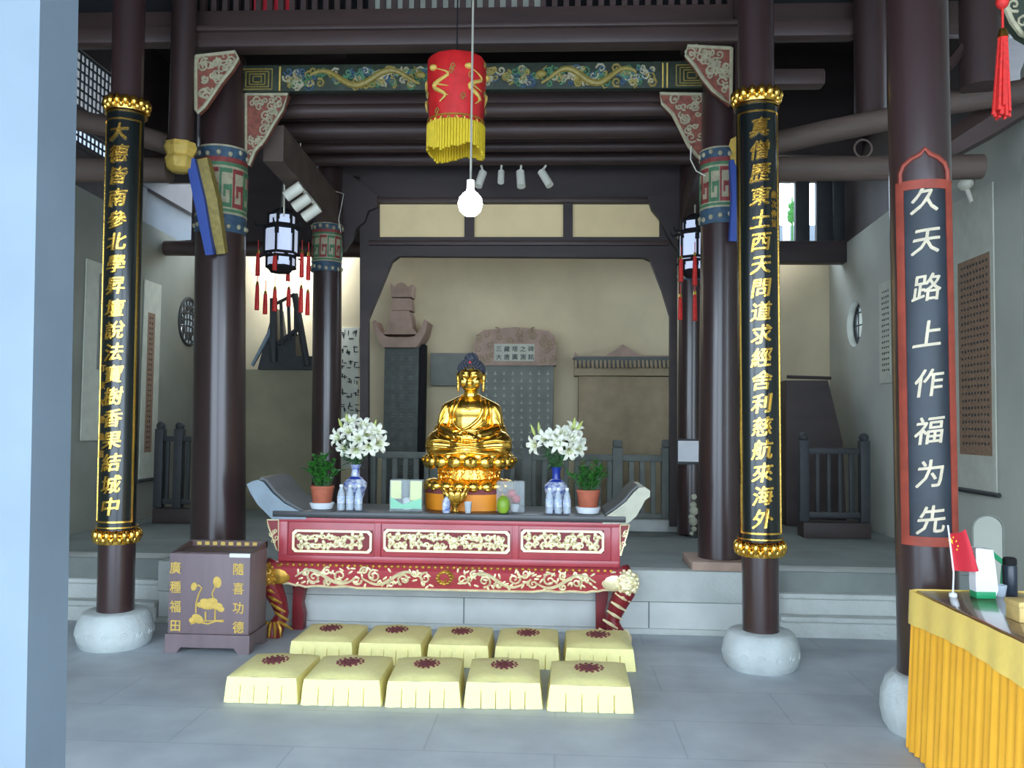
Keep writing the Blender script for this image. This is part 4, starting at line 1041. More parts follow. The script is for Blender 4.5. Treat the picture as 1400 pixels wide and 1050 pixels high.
# red embroidered banner
Y = 6.2; k = Y / F; p = P(623, 187, Y); ptop = P(621, 84, Y)
t = thing('cylinder_banner', 'red embroidered cylinder banner with yellow fringe hanging before the dragon board', 'banner', (p.x, Y, p.z))
ct = Vector((p.x, Y, 0)); R1, R0 = 41 * k, 39 * k
H = ptop.z - P(623, 178, Y).z; zb = P(623, 178, Y).z
mb = MB().lathe([(R0 * 0.96, zb), (R0, zb + H * 0.35), (R1, zb + H * 0.7), (R1 * 1.0, zb + H * 0.96), (R1 * 0.94, zb + H), (R1 * 0.5, zb + H + 0.01)], ct, 48, 1, lambda q, z: 1 + 0.012 * math.sin(11 * q))
obj('silk', mb, 'bannerred', t)
fr = MB(); n = 60
for j in range(n):
    q = 2 * PI * j / n; rr = R0 * 1.0; drop = 0.17 + 0.025 * math.sin(3 * q + 1) + random.uniform(-.01, .01)
    fr.tube([(ct.x + math.cos(q) * rr, ct.y + math.sin(q) * rr, zb + 0.02), (ct.x + math.cos(q) * rr * 0.99, ct.y + math.sin(q) * rr * 0.99, zb - drop)], [0.011, 0.0125], 5)
obj('fringe', fr, 'fringe', t)
br = MB()
for j in range(48):
    q = 2 * PI * j / 48; q2 = 2 * PI * (j + 1) / 48
    br.tube([(ct.x + math.cos(q) * R0, ct.y + math.sin(q) * R0, zb + 0.04 * (j % 2)), (ct.x + math.cos(q2) * R0, ct.y + math.sin(q2) * R0, zb + 0.04 * ((j + 1) % 2))], 0.007, 4)
br.lathe([(R0 * 0.97, zb + 0.045), (R0 * 1.03, zb + 0.045), (R0 * 1.03, zb + 0.055), (R0 * 0.97, zb + 0.055)], ct, 48)
obj('braid', br, 'ogold', t)
def bmap(a, z): rr = R1 * 1.012; return Vector((ct.x + math.cos(a) * rr, ct.y + math.sin(a) * rr, z))
em = MB(); bl = MB()
for j in range(5):
    q0 = -PI / 2 - 0.45 + j * 2 * PI / 5
    pts = [bmap(q0 + 0.34 * math.sin(i * 0.55) * (0.5 + i / 40), zb + H * (0.28 + 0.5 * i / 19)) for i in range(20)]
    em.tube(pts, [0.004 + 0.012 * math.sin(PI * min(1, i / 17)) for i in range(20)], 6); em.ell(pts[-1], (0.03, 0.03, 0.022))
    for i in (5, 10, 15):
        em.tube([pts[i], bmap(q0 + 0.3, pts[i].z - 0.03)], [0.008, 0.003], 5)
    for m_ in range(4):
        a_ = q0 + random.uniform(-.5, .6); z_ = zb + H * random.uniform(.12, .9)
        bl.tube([bmap(a_ + 0.09 * (1 - i / 12) * math.cos(i * .8), z_ + 0.032 * (1 - i / 12) * math.sin(i * .8)) for i in range(10)], 0.004, 5)
obj('embroidered_motif', em, 'ygold', t); obj('embroidered_clouds', bl, 'dragon', t)
obj('hanging_cord', MB().tube([(ct.x, Y, zb + H), (ct.x, Y, 5.96)], 0.006, 6), 'slot', t)
# corner lantern tassel by the plaster wall
Y = 4.2; p = P(1371, 40, Y); t = thing('lantern_tassel', 'long red tassel with gold cap hanging beside the plaster wall', 'tassel', p - Vector((0, 0, 120 * Y / F)))
k = Y / F; tt = MB()
for j in range(22):
    q = j * 2.4; rr = 0.034 * math.sqrt(j / 22)
    tt.tube([p + Vector((math.cos(q) * rr * 0.5, math.sin(q) * rr * 0.5, -8 * k)), p + Vector((math.cos(q) * rr * 1.2 - 0.012, math.sin(q) * rr * 1.2, -random.uniform(108, 122) * k))], [0.007, 0.009], 5)
obj('threads', tt, 'tassel', t); obj('cap', MB().tube([p, p - Vector((0, 0, 12 * k))], [0.016, 0.026], 12), 'gold', t)
obj('cord', MB().tube([p, Vector((p.x, p.y, 5.96))], 0.006, 6), 'tassel', t); obj('knot', MB().ell(p + Vector((0, 0, 38 * k)), (0.03, 0.03, 0.035)), 'tassel', t)
bracket_plate([(1372, -40), (1376, 12), (1384, 30), (1396, 46), (1420, 60), (1440, -40)], 4.6, 'pfield', 'carved_bracket', 'green carved bracket at the roof above the long red tassel', dens=14)

# ------------------------------------------------------------------ altar table
YF = 6.58                                           # front plane
AXp = lambda px, py, Y=YF: P(px, py, Y)
zt = P(612, 702, YF).z; zs = P(612, 711, YF).z
xl, xr = P(372, 706, YF).x, P(856, 706, YF).x; xc = (xl + xr) / 2
T_ALT = thing('altar_table', 'long red altar table with gilt carved panels and upturned ends', 'table', (xc, YF + 0.3, 0))
TA = T_ALT
obj('tabletop', MB().bbox((xl, YF, zs), (xr, YF + 0.70, zt), 0.008), 'top', TA)
# upturned ends
def wing(pts, m, nm):
    q = [P(x, y, YF) for x, y in pts]; out = [(p.x, p.z) for p in q]
    o = obj('upturned_end', MB().prism(out, 0.0, 0.62, XZ(YF + 0.004)), m, TA)
wing([(418, 703), (405, 697), (388, 688), (372, 674), (360, 659), (352, 656), (344, 658), (337, 662), (342, 674), (352, 690), (368, 706), (372, 710), (418, 710)], 'wingb', 'a')
wing([(824, 711), (830, 705), (842, 697), (856, 686), (866, 674), (874, 667), (882, 666), (889, 671), (889, 679), (882, 684), (878, 692), (870, 706), (858, 716), (824, 716)], 'wing', 'b')
for pts in ([(416, 702), (404, 696), (388, 687), (373, 673), (361, 658), (354, 655.5), (354, 652.5), (363, 655), (376, 671), (390, 684), (405, 693), (416, 699)], [(828, 705), (842, 696), (856, 685), (865, 673), (873, 666), (872, 663.5), (863, 671), (854, 682), (841, 693.5), (828, 702)]):
    q = [P(x, y, YF) for x, y in pts]; obj('dark_upper_board', MB().prism([(p.x, p.z) for p in q], 0.02, 0.6, XZ(YF + 0.004)), 'top', TA)
# waist
zw0, zw1 = P(612, 772, YF).z, zs
wx0, wx1 = P(380, 740, YF).x, P(847, 740, YF).x
obj('waist', MB().bbox((wx0, YF + 0.03, zw0), (wx1, YF + 0.5, zw1), 0.004), 'red', TA)
fr = MB()
for y in (709, 766): pass
for (a, b) in ((380, 392), (511, 520), (700, 709), (836, 848)): fr.bbox((P(a, 740, YF).x, YF + 0.012, zw0), (P(b, 740, YF).x, YF + 0.04, zw1), 0.005)
fr.bbox((wx0, YF + 0.008, zw1 - 0.035), (wx1, YF + 0.04, zw1), 0.006); fr.bbox((wx0, YF + 0.008, zw0), (wx1, YF + 0.04, zw0 + 0.05), 0.008)
obj('waist_rails', fr, 'red', TA)
rnd = random.Random(21)
for (a, b) in ((399, 508), (524, 697), (712, 826)):
    u0_, u1_ = P(a, 740, YF).x, P(b, 740, YF).x
    mid = (a + b) / 2
    v0_, v1_ = P(mid, 740 + 16, YF).z - 0.0, P(mid, 740 - 15, YF).z
    pf = obj('panel', MB().box((u0_, YF + 0.024, v0_), (u1_, YF + 0.034, v1_)), 'dred', TA)
    e = MB(); ch = 0.022
    loop = [(u0_ + ch, v0_), (u1_ - ch, v0_), (u1_, v0_ + ch), (u1_, v1_ - ch), (u1_ - ch, v1_), (u0_ + ch, v1_), (u0_, v1_ - ch), (u0_, v0_ + ch)]
    ins = 0.017
    cxp, czp = (u0_ + u1_) / 2, (v0_ + v1_) / 2
    inner = [(u + (ins if u < cxp else -ins), v + (ins if v < czp else -ins)) for u, v in loop]
    obj('gilt_frame', MB().prism(loop, 0, 0.022, XZ(YF + 0.006), [inner]), 'pgold', pf)
    rl = MB(); foliage_relief(rl, u0_ + 0.03, u1_ - 0.03, v0_ + 0.018, v1_ - 0.018, lambda x, z, d: Vector((x, YF + 0.018, z)), 0.056, 0.009, rnd)
    obj('gilt_relief', rl, 'pgold', pf)
# triangular side brackets
for pts in ([(380, 711), (364, 711), (366, 720), (371, 734), (377, 752), (380, 754)], [(848, 718), (861, 718), (858, 730), (853, 746), (849, 760), (848, 760)]):
    out = [(P(x, y, YF).x, P(x, y, YF).z) for x, y in pts]
    sb = obj('side_bracket', MB().prism(out, 0.02, 0.05, XZ(YF)), 'dred', TA)
    e = MB(); e.tube([(u, YF + 0.018, v) for u, v in out + [out[0]]], 0.006, 5)
    cu, cv = sum(o[0] for o in out) / 6, sum(o[1] for o in out) / 6
    for k in range(5): spiral(e, (cu + rnd.uniform(-.02, .02), cv + rnd.uniform(-.06, .08)), 0.02, 1.2, 0.005, lambda x, z, d: Vector((x, YF + 0.016, z)), 1, rnd.uniform(0, 6), 9)
    obj('gilt_relief', e, 'pgold', sb)
# bulging apron
za0, za1 = P(612, 807, YF).z, zw0
ax0, ax1 = P(372, 785, YF).x, P(850, 785, YF).x
ap = MB(); n = 60; prof = [(0.0, 1.0), (-0.05, 0.93), (-0.075, 0.75), (-0.07, 0.5), (-0.045, 0.25), (-0.03, 0.0), (0.03, 0.0), (0.06, 1.0)]
vs = []; fs = []
def wav(u):
    e = min(u, 1 - u)
    if e < 0.1: return 0.03 * math.sin(e / 0.1 * PI / 2) * 0 - 0.0 + 0.035 * (1 - e / 0.1) + 0.008 * abs(math.sin(e * 90))
    if e < 0.25: return 0.010 * abs(math.sin((e - 0.1) / 0.15 * PI * 2))
    return 0.0
for i in range(n + 1):
    u = i / n
    for dy, v in prof: vs.append((ax0 + (ax1 - ax0) * u, YF + 0.02 + dy, za0 + wav(u) * (1 - v) + (za1 - za0) * v))
m_ = len(prof)
for i in range(n):
    for k in range(m_): fs.append((i * m_ + k, i * m_ + (k + 1) % m_, (i + 1) * m_ + (k + 1) % m_, (i + 1) * m_ + k))
fs += [tuple(range(m_)), tuple(n * m_ + k for k in range(m_))]
apo = obj('apron', ap.add(vs, fs), 'red', TA)
e = MB(); e.tube([(ax0 + (ax1 - ax0) * i / n, YF - 0.012, za0 + wav(i / n) + 0.004) for i in range(n + 1)], 0.009, 6); obj('gilt_lower_edge', e, 'pgold', apo)
hA = za1 - za0
def aface(x, z, d):
    v = (z - za0) / hA
    for (d0_, v0_), (d1_, v1_) in zip(prof[5::-1], prof[4::-1]):
        if v0_ <= v <= v1_ or v1_ <= v <= v0_:
            t = (v - v0_) / (v1_ - v0_) if v1_ != v0_ else 0; return Vector((x, YF + 0.018 + d0_ + (d1_ - d0_) * t, z))
    return Vector((x, YF - 0.03, z))
e = MB(); nb = 54
for k in range(nb): e.ell(aface(ax0 + 0.08 + (ax1 - ax0 - 0.16) * k / (nb - 1), za0 + hA * 0.91, 0), (0.014, 0.012, 0.012), 7, 5)
obj('bead_row', e, 'ogold', apo)
e = MB(); uw = 0.44
xm = (ax0 + ax1) / 2
for s in (-1, 1):
    # two long S scrolls each side of the middle with spirals and leaves
    for j, x0_ in enumerate((0.16, 0.66)):
        pts = []
        for i in range(26):
            t = i / 25; xx = x0_ + 0.46 * t; zz = za0 + hA * (0.46 + 0.27 * math.sin(t * 2 * PI + (PI if j else 0)))
            pts.append(aface(xm + s * xx, zz, 0))
        e.tube(pts, [0.006 + 0.008 * math.sin(PI * i / 25) for i in range(26)], 6)
    for (xx, vv, rr, dr) in ((0.30, 0.42, 0.05, 1), (0.52, 0.55, 0.05, -1), (0.78, 0.52, 0.055, 1), (0.98, 0.45, 0.05, -1), (0.14, 0.5, 0.045, -1), (0.66, 0.35, 0.04, 1), (0.22, 0.68, 0.03, 1), (0.40, 0.25, 0.032, -1), (0.60, 0.74, 0.03, 1), (0.88, 0.7, 0.032, -1), (0.88, 0.24, 0.03, 1), (1.04, 0.68, 0.03, -1)):
        spiral(e, (xm + s * xx, za0 + hA * vv), rr, 1.4, 0.009, aface, s * dr, rnd.uniform(0, 6), 16)
    for k in range(60):
        xx = 0.1 + k * 0.0172; vv = rnd.uniform(.10, .84)
        e.ell(aface(xm + s * xx, za0 + hA * vv, 0), (0.022, 0.007, 0.009), 7, 5, Quaternion((0, 1, 0), rnd.uniform(0, 3)))
obj('gilt_scrolls', e, 'pgold', apo)
e = MB(); spiral(e, (xm, za0 + hA * 0.5), 0.07, 1.0, 0.01, aface, 1, 0, 20)
for k in range(12):
    q = 2 * PI * k / 12; e.ell(aface(xm + 0.05 * math.cos(q), za0 + hA * 0.5 + 0.045 * math.sin(q), 0), (0.016, 0.008, 0.011), 7, 5)
obj('centre_medallion', e, 'ogold', apo)
for s, xx in ((-1, ax0), (1, ax1)):
    sh = MB(); sh.ell((xx - s * 0.06, YF - 0.03, za0 + hA * 0.52), (0.095, 0.03, hA * 0.40), 14, 10); obj('gilt_corner_boss', sh, 'pgold' if s > 0 else 'ogold', apo)
# cabriole legs
def leg(s, x, y, gilt, m):
    L = MB()
    pts = [(x + s * 0.03, y, za1 - 0.02), (x + s * 0.075, y - 0.035, za1 - 0.1), (x + s * 0.065, y - 0.035, za1 - 0.18), (x + s * 0.01, y - 0.01, za1 - 0.30), (x - s * 0.02, y, za1 - 0.40), (x + s * 0.0, y - 0.02, 0.10), (x + s * 0.03, y - 0.05, 0.05), (x + s * 0.035, y - 0.055, 0.0)]
    L.tube(pts, [0.075, 0.085, 0.08, 0.065, 0.05, 0.058, 0.075, 0.07], 14)
    o = obj('leg', L, m, TA)
    G = MB()
    for k in range(9):
        q = -PI + k * PI / 8
        G.ell((x + s * 0.075 + 0.07 * math.cos(q), y - 0.045 + 0.06 * math.sin(q), za1 - 0.1 + 0.03 * math.sin(k * 2.1)), (0.028, 0.026, 0.045), 8, 6)
    G.ell((x + s * 0.08, y - 0.09, za1 - 0.1), (0.078, 0.055, 0.085), 14, 10); G.ell((x + s * 0.085, y - 0.125, za1 - 0.135), (0.035, 0.03, 0.02))
    for dx in (-0.022, 0.022): G.ell((x + s * 0.085 + dx, y - 0.142, za1 - 0.085), (0.012, 0.01, 0.012), 8, 6)
    for k in range(40):
        zz_ = 1 - 2 * (k + .5) / 40; qq = k * 2.39996; rr_ = math.sqrt(1 - zz_ * zz_)
        G.ell((x + s * 0.08 + 0.078 * rr_ * math.cos(qq), y - 0.09 + 0.055 * rr_ * math.sin(qq), za1 - 0.1 + 0.085 * zz_), (0.017, 0.013, 0.017), 7, 5)
    for k in range(4): spiral(G, (x + s * 0.08 + (-0.035 if k % 2 else 0.035), za1 - 0.1 + (0.035 if k < 2 else -0.03)), 0.028, 1.3, 0.009, lambda a_, b_, d_: Vector((a_, y - 0.146 + 0.5 * ((a_ - x - s * 0.08) ** 2 + (b_ - za1 + 0.1) ** 2) * 9, b_)), 1 if k % 2 else -1, k, 12)
    obj('lion_mask', G, gilt, o)
    G = MB()
    for k in range(5):
        z0_ = za1 - 0.2 - k * 0.065; off = s * (0.05 - 0.03 * k)
        G.tube([(x + off - 0.055, y - 0.075, z0_ + 0.02), (x + off, y - 0.105 + 0.006 * k, z0_ - 0.01), (x + off + 0.055, y - 0.07, z0_ - 0.045)], [0.008, 0.014, 0.006], 6)
    obj('gilt_scales', G, gilt, o)
    G = MB()
    for k in range(5):
        q = -PI / 2 + (k - 2) * 0.5
        c = Vector((x + s * 0.033, y - 0.055, 0)); d = Vector((math.cos(q), math.sin(q), 0))
        G.tube([c + d * 0.05 + Vector((0, 0, 0.12)), c + d * 0.085 + Vector((0, 0, 0.07)), c + d * 0.088 + Vector((0, 0, 0.012))], [0.010, 0.014, 0.007], 7)
    obj('claw', G, gilt, o)
lx0, lx1 = P(380, 800, YF).x, P(842, 800, YF).x
leg(-1, lx0, YF + 0.06, 'ogold', 'dred'); leg(1, lx1, YF + 0.06, 'pgold', 'dred')
for xx in (P(408, 820, 6.85).x, P(822, 820, 6.85).x):
    bl_ = MB().prism([(xx - 0.04, 0), (xx + 0.045, 0), (xx + 0.05, 0.12), (xx + 0.03, 0.2), (xx + 0.05, 0.3), (xx + 0.06, za1), (xx - 0.06, za1), (xx - 0.04, 0.3)], 0, 0.09, XZ(6.83)); obj('leg', bl_, 'dred', TA)

# ------------------------------------------------------------------ golden statue
TOP = zt + 0.002
def baked(mb, voxel, smooth_it=4):
    me = mb.mesh('tmp'); o = bpy.data.objects.new('tmp', me); COL.objects.link(o)
    r = o.modifiers.new('r', 'REMESH'); r.mode = 'VOXEL'; r.voxel_size = voxel
    s = o.modifiers.new('s', 'SMOOTH'); s.factor = 0.5; s.iterations = smooth_it
    dg = bpy.context.evaluated_depsgraph_get(); out = bpy.data.meshes.new_from_object(o.evaluated_get(dg))
    bpy.data.objects.remove(o); out.polygons.foreach_set('use_smooth', [True] * len(out.polygons)); return out
bx = P(635, 690, 6.9).x; bcx = P(641, 600, 6.9).x
B = thing('golden_statue', 'gilded seated Buddha statue on a lotus throne on the altar', 'statue', (bcx, 6.97, TOP))
SYB = 0.72
dr = MB().lathe([(0.345, 0), (0.345, 0.005), (0.35, 0.13)], (0, 0, 0.001), 48, SYB); obj('draped_drum', dr, 'orangecloth', B, world=False)
dr = MB().lathe([(0.352, 0.128), (0.355, 0.14), (0.345, 0.165), (0.2, 0.17)], (0, 0, 0), 48, SYB); obj('drum_rim', dr, 'maroon', B, world=False)
ped = MB().lathe([(0.30, 0.16), (0.34, 0.17), (0.33, 0.2), (0.27, 0.225), (0.235, 0.24), (0.235, 0.31), (0.28, 0.33), (0.32, 0.37), (0.31, 0.42)], (0, 0, 0), 48, SYB)
obj('pedestal', ped, 'goldb', B, world=False)
pt = MB()
for k in range(18):
    q = 2 * PI * k / 18; d = Vector((math.cos(q), math.sin(q) * SYB, 0))
    pt.ell(d * 0.31 + Vector((0, 0, 0.185)), (0.05, 0.055, 0.05), 10, 8, Quaternion((0, 0, 1), q)); pt.ell(d * 0.345 + Vector((0, 0, 0.165)), (0.02, 0.035, 0.022), 8, 6, Quaternion((0, 0, 1), q))
obj('lower_petals', pt, 'goldb', B, 60, world=False)
pt = MB()
for k in range(16):
    q = 2 * PI * k / 16 + 0.1; d = Vector((math.cos(q), math.sin(q) * SYB, 0))
    pt.ell(d * 0.325 + Vector((0, 0, 0.375)), (0.045, 0.068, 0.062), 12, 8, Quaternion((0, 0, 1), q)); pt.ell(d * 0.365 + Vector((0, 0, 0.385)), (0.018, 0.03, 0.026), 8, 6)
    q += PI / 16; d = Vector((math.cos(q), math.sin(q) * SYB, 0)); pt.ell(d * 0.315 + Vector((0, 0, 0.415)), (0.03, 0.05, 0.045), 10, 6, Quaternion((0, 0, 1), q))
obj('upper_petals', pt, 'goldb', B, 60, world=False)
wv = MB(); rnd = random.Random(13)
for k in range(26):
    q = 2 * PI * k / 26
    for j in range(2): spiral(wv, (q * 0.245 + rnd.uniform(-.01, .01), 0.255 + 0.04 * j), 0.024, 1.1, 0.007, lambda a, z, d: Vector((math.cos(a / 0.245) * 0.245, math.sin(a / 0.245) * 0.245 * SYB, z)), rnd.choice((-1, 1)), rnd.uniform(0, 6), 9)
obj('carved_waist_band', wv, 'gold', B, world=False)
# body
b = MB()
def cap(p, q, r0_, r1_, n=14):
    b.tube([p, Vector(p).lerp(Vector(q), .5), q], [r0_, (r0_ + r1_) / 2, r1_], n); b.ell(p, (r0_,) * 3, 14, 10); b.ell(q, (r1_,) * 3, 14, 10)
b.ell((0, 0.07, 0.54), (0.2, 0.15, 0.17), 20, 14); b.ell((0, 0.055, 0.68), (0.172, 0.125, 0.2), 20, 14); b.ell((0, 0.045, 0.77), (0.19, 0.12, 0.125), 20, 14)
cap((-0.12, 0.06, 0.80), (0.12, 0.06, 0.80), 0.07, 0.07); cap((-0.185, 0.06, 0.785), (-0.04, 0.055, 0.865), 0.058, 0.05); cap((0.185, 0.06, 0.785), (0.04, 0.055, 0.865), 0.058, 0.05); cap((0, 0.055, 0.84), (0, 0.04, 0.95), 0.064, 0.052)
for s in (-1, 1):
    cap((s * 0.182, 0.065, 0.78), (s * 0.222, 0.04, 0.62), 0.064, 0.06); cap((s * 0.232, 0.03, 0.615), (s * 0.09, -0.17, 0.58), 0.062, 0.036)
    cap((s * 0.21, 0.05, 0.64), (s * 0.225, -0.02, 0.54), 0.055, 0.045)           # sleeve
    cap((s * 0.1, 0.06, 0.50), (s * 0.235, -0.06, 0.515), 0.115, 0.108); cap((s * 0.238, -0.08, 0.50), (-s * 0.06, -0.195, 0.482), 0.105, 0.07)
b.ell((0, -0.06, 0.45), (0.325, 0.2, 0.055), 24, 10)
b.ell((0, -0.13, 0.47), (0.2, 0.12, 0.06), 20, 10)
hs0 = len(b.v)
# head
b.ell((0, 0.03, 1.055), (0.088, 0.1, 0.105), 24, 16); b.ell((0, 0.015, 0.99), (0.068, 0.078, 0.07), 18, 12); b.ell((0, -0.02, 0.958), (0.03, 0.035, 0.022), 12, 8)
for s in (-1, 1):
    b.ell((s * 0.05, -0.03, 1.0), (0.03, 0.03, 0.035)); b.ell((s * 0.037, -0.062, 1.045), (0.026, 0.012, 0.012)); b.tube([(s * 0.012, -0.072, 1.062), (s * 0.04, -0.064, 1.07), (s * 0.066, -0.04, 1.06)], 0.006, 6)
    b.ell((s * 0.094, 0.035, 1.03), (0.016, 0.022, 0.045)); b.ell((s * 0.092, 0.03, 0.97), (0.013, 0.014, 0.045)); b.ell((s * 0.014, -0.075, 1.018), (0.011, 0.011, 0.009))
b.tube([(0, -0.07, 1.065), (0, -0.083, 1.03), (0, -0.09, 1.016)], [0.008, 0.011, 0.014], 8)
b.ell((0, -0.068, 0.993), (0.027, 0.01, 0.006)); b.ell((0, -0.066, 0.98), (0.021, 0.011, 0.007))
for v in b.v[hs0:]: v.x *= 1.1; v.y *= 1.06; v.z = 0.945 + (v.z - 0.945) * 1.1
# hands in the lap, one on the other
for s, z in ((-1, 0.575), (1, 0.553)):
    b.ell((s * 0.055, -0.205, z), (0.052, 0.045, 0.018), 14, 8)
    for f in range(4):
        y0_ = -0.185 - 0.019 * f; L = (0.085, 0.098, 0.094, 0.076)[f]
        b.tube([(s * 0.03, y0_, z + 0.002), (s * (0.03 - L * 0.5), y0_ - 0.004, z + 0.006), (s * (0.03 - L), y0_, z - 0.002)], [0.0115, 0.0105, 0.008], 7)
    b.tube([(s * 0.07, -0.225, z + 0.012), (s * 0.04, -0.228, z + 0.036), (s * 0.006, -0.215, z + 0.048)], [0.013, 0.011, 0.009], 7)
bm_body = baked(b, 0.0062, 3)
tree = BVHTree.FromPolygons([v.co for v in bm_body.vertices], [tuple(p.vertices) for p in bm_body.polygons])
BODY = obj('body', bm_body, 'goldb', B, None, world=False)
rb = MB()
def fold(pts, r=0.011, lift=0.003):
    out = []
    n = 22
    for i in range(n):
        t = i / (n - 1) * (len(pts) - 1); a = int(min(t, len(pts) - 2)); f = t - a
        p0_, p1_, p2_, p3_ = [Vector((*pts[max(0, min(len(pts) - 1, a + d))], 0)) for d in (-1, 0, 1, 2)]
        p = 0.5 * ((2 * p1_) + (p2_ - p0_) * f + (2 * p0_ - 5 * p1_ + 4 * p2_ - p3_) * f * f + (3 * p1_ - p0_ - 3 * p2_ + p3_) * f ** 3)
        h, nn, _, _ = tree.ray_cast(Vector((p.x, -1, p.y)), Vector((0, 1, 0)))
        if h: out.append(h + Vector((0, -lift, 0)))
    if len(out) > 3: rb.tube(out, [r * (0.5 + 0.5 * math.sin(PI * (i + 1) / (len(out) + 1))) for i in range(len(out))], 8)
fold([(-0.075, 0.88), (-0.12, 0.78), (-0.125, 0.68), (-0.06, 0.615), (0.0, 0.60)], 0.014)
fold([(0.08, 0.88), (0.105, 0.80), (0.08, 0.72), (0.0, 0.645), (-0.09, 0.61)], 0.016)
fold([(0.115, 0.87), (0.14, 0.78), (0.11, 0.69), (0.03, 0.62)], 0.013); fold([(0.15, 0.85), (0.168, 0.76), (0.15, 0.66), (0.08, 0.60)], 0.012)
fold([(-0.12, 0.86), (-0.155, 0.77), (-0.15, 0.67), (-0.11, 0.61)], 0.013)
fold([(-0.075, 0.80), (0.0, 0.785), (0.08, 0.80)], 0.008)
for s in (-1, 1):
    fold([(s * 0.19, 0.82), (s * 0.235, 0.74), (s * 0.245, 0.66)], 0.011); fold([(s * 0.20, 0.72), (s * 0.25, 0.64), (s * 0.23, 0.57)], 0.011)
    fold([(s * 0.24, 0.61), (s * 0.17, 0.575), (s * 0.1, 0.57)], 0.012); fold([(s * 0.26, 0.58), (s * 0.19, 0.545), (s * 0.1, 0.54)], 0.011)
    fold([(s * 0.32, 0.53), (s * 0.22, 0.545), (s * 0.1, 0.525), (0, 0.51)], 0.013); fold([(s * 0.33, 0.49), (s * 0.22, 0.49), (s * 0.1, 0.485), (-s * 0.05, 0.50)], 0.013)
    fold([(s * 0.31, 0.455), (s * 0.2, 0.44), (s * 0.1, 0.445), (0, 0.46)], 0.013); fold([(s * 0.26, 0.43), (s * 0.14, 0.415), (0.02 * s, 0.43)], 0.012)
obj('robe', rb, 'goldb', B, 80, world=False)
hr = MB(); hr.ell((0, 0.042, 1.085), (0.096, 0.1, 0.082), 20, 12); hr.ell((0, 0.05, 1.165), (0.05, 0.05, 0.045), 14, 10)
hb = MB()
for k in range(220):
    z = 1 - 2 * (k + .5) / 220; q = k * 2.39996; rr = math.sqrt(1 - z * z)
    d = Vector((rr * math.cos(q), rr * math.sin(q), z))
    p = Vector((0, 0.042, 1.085)) + Vector((d.x * 0.096, d.y * 0.1, d.z * 0.082))
    if p.z > 1.088 - (0.05 if p.y > 0.05 else 0): hr.ell(p, (0.0105,) * 3, 6, 4)
    if k % 3 == 0 and z > -0.4: hr.ell(Vector((0, 0.05, 1.165)) + d * 0.046, (0.009,) * 3, 6, 4)
for v in hr.v: v.x *= 1.1; v.y *= 1.06; v.z = 0.945 + (v.z - 0.945) * 1.1
hair = obj('hair', hr, 'hair', B, world=False)
obj('crown_jewel', MB().ell((0, -0.052, 1.158), (0.012, 0.008, 0.012)), 'fruit', hair, world=False)

# ------------------------------------------------------------------ altar offerings
def on_top(px, py): return P(px, py, 6.7)
YO = 6.74
def at_top(px, Y=YO): p = P(px, 700, Y); return Vector((p.x, Y, TOP))
KO = YO / F
# pot plants
def leaf_blade(mb, base, tip, w, nrm):
    base, tip = Vector(base), Vector(tip); d = tip - base; side = d.cross(nrm); side = side.normalized() * w if side.length > 1e-6 else Vector((w, 0, 0))
    m1 = base.lerp(tip, .35) + nrm * w * .4; m2 = base.lerp(tip, .7) + nrm * w * .35
    mb.add([base, m1 + side, m1 - nrm * w * 0.5, m1 - side, m2 + side * .8, m2 - nrm * w * 0.4, m2 - side * .8, tip], [(0, 2, 1), (0, 3, 2), (1, 2, 5, 4), (2, 3, 6, 5), (4, 5, 7), (5, 6, 7)])
def pot_plant(px, label, h, wd, leafw, seed, spiky):
    t = thing('potted_plant', label, 'plant', at_top(px))
    obj('saucer', MB().lathe([(0.07, 0), (0.08, 0.004), (0.098, 0.048), (0.092, 0.052), (0.075, 0.02)], (0, 0, 0), 28), 'porcelain', t, world=False)
    obj('pot', MB().lathe([(0.064, 0.022), (0.068, 0.026), (0.088, 0.16), (0.092, 0.162), (0.092, 0.18), (0.084, 0.18), (0.08, 0.15), (0.02, 0.15)], (0, 0, 0), 28), 'terracotta', t, world=False)
    rr = random.Random(seed); st = MB(); lf = MB()
    for k in range(26):
        q = rr.uniform(0, 2 * PI); s_ = math.sqrt(rr.random()) * wd; e = Vector((math.cos(q) * s_, math.sin(q) * s_ * 0.8, 0.18 + h * (1 - 0.55 * (s_ / wd) ** 2) * rr.uniform(.55, 1)))
        b0 = Vector((math.cos(q) * 0.04, math.sin(q) * 0.04, 0.15)); md = b0.lerp(e, .55) + Vector((0, 0, 0.03))
        st.tube([b0, md, e], [0.004, 0.003, 0.002], 5)
        for j in range(11):
            f = 0.2 + 0.8 * j / 10; p = b0.lerp(md, f * 2) if f < .5 else md.lerp(e, f * 2 - 1)
            a = rr.uniform(0, 2 * PI); d = Vector((math.cos(a), math.sin(a), rr.uniform(.0, 0.9))).normalized()
            L = rr.uniform(.04, .065) * (1.1 if spiky else 1)
            leaf_blade(lf, p, p + d * L, leafw, Vector((0, 0, 1)))
    obj('stems', st, 'leafd', t, world=False); obj('foliage', lf, 'leaf', t, None, world=False)
pot_plant(440, 'bushy green pot plant beside the bluish upturned altar end', 0.29, 0.15, 0.016, 3, False)
pot_plant(804, 'feathery green pot plant beside the beige upturned altar end', 0.26, 0.165, 0.009, 4, True)
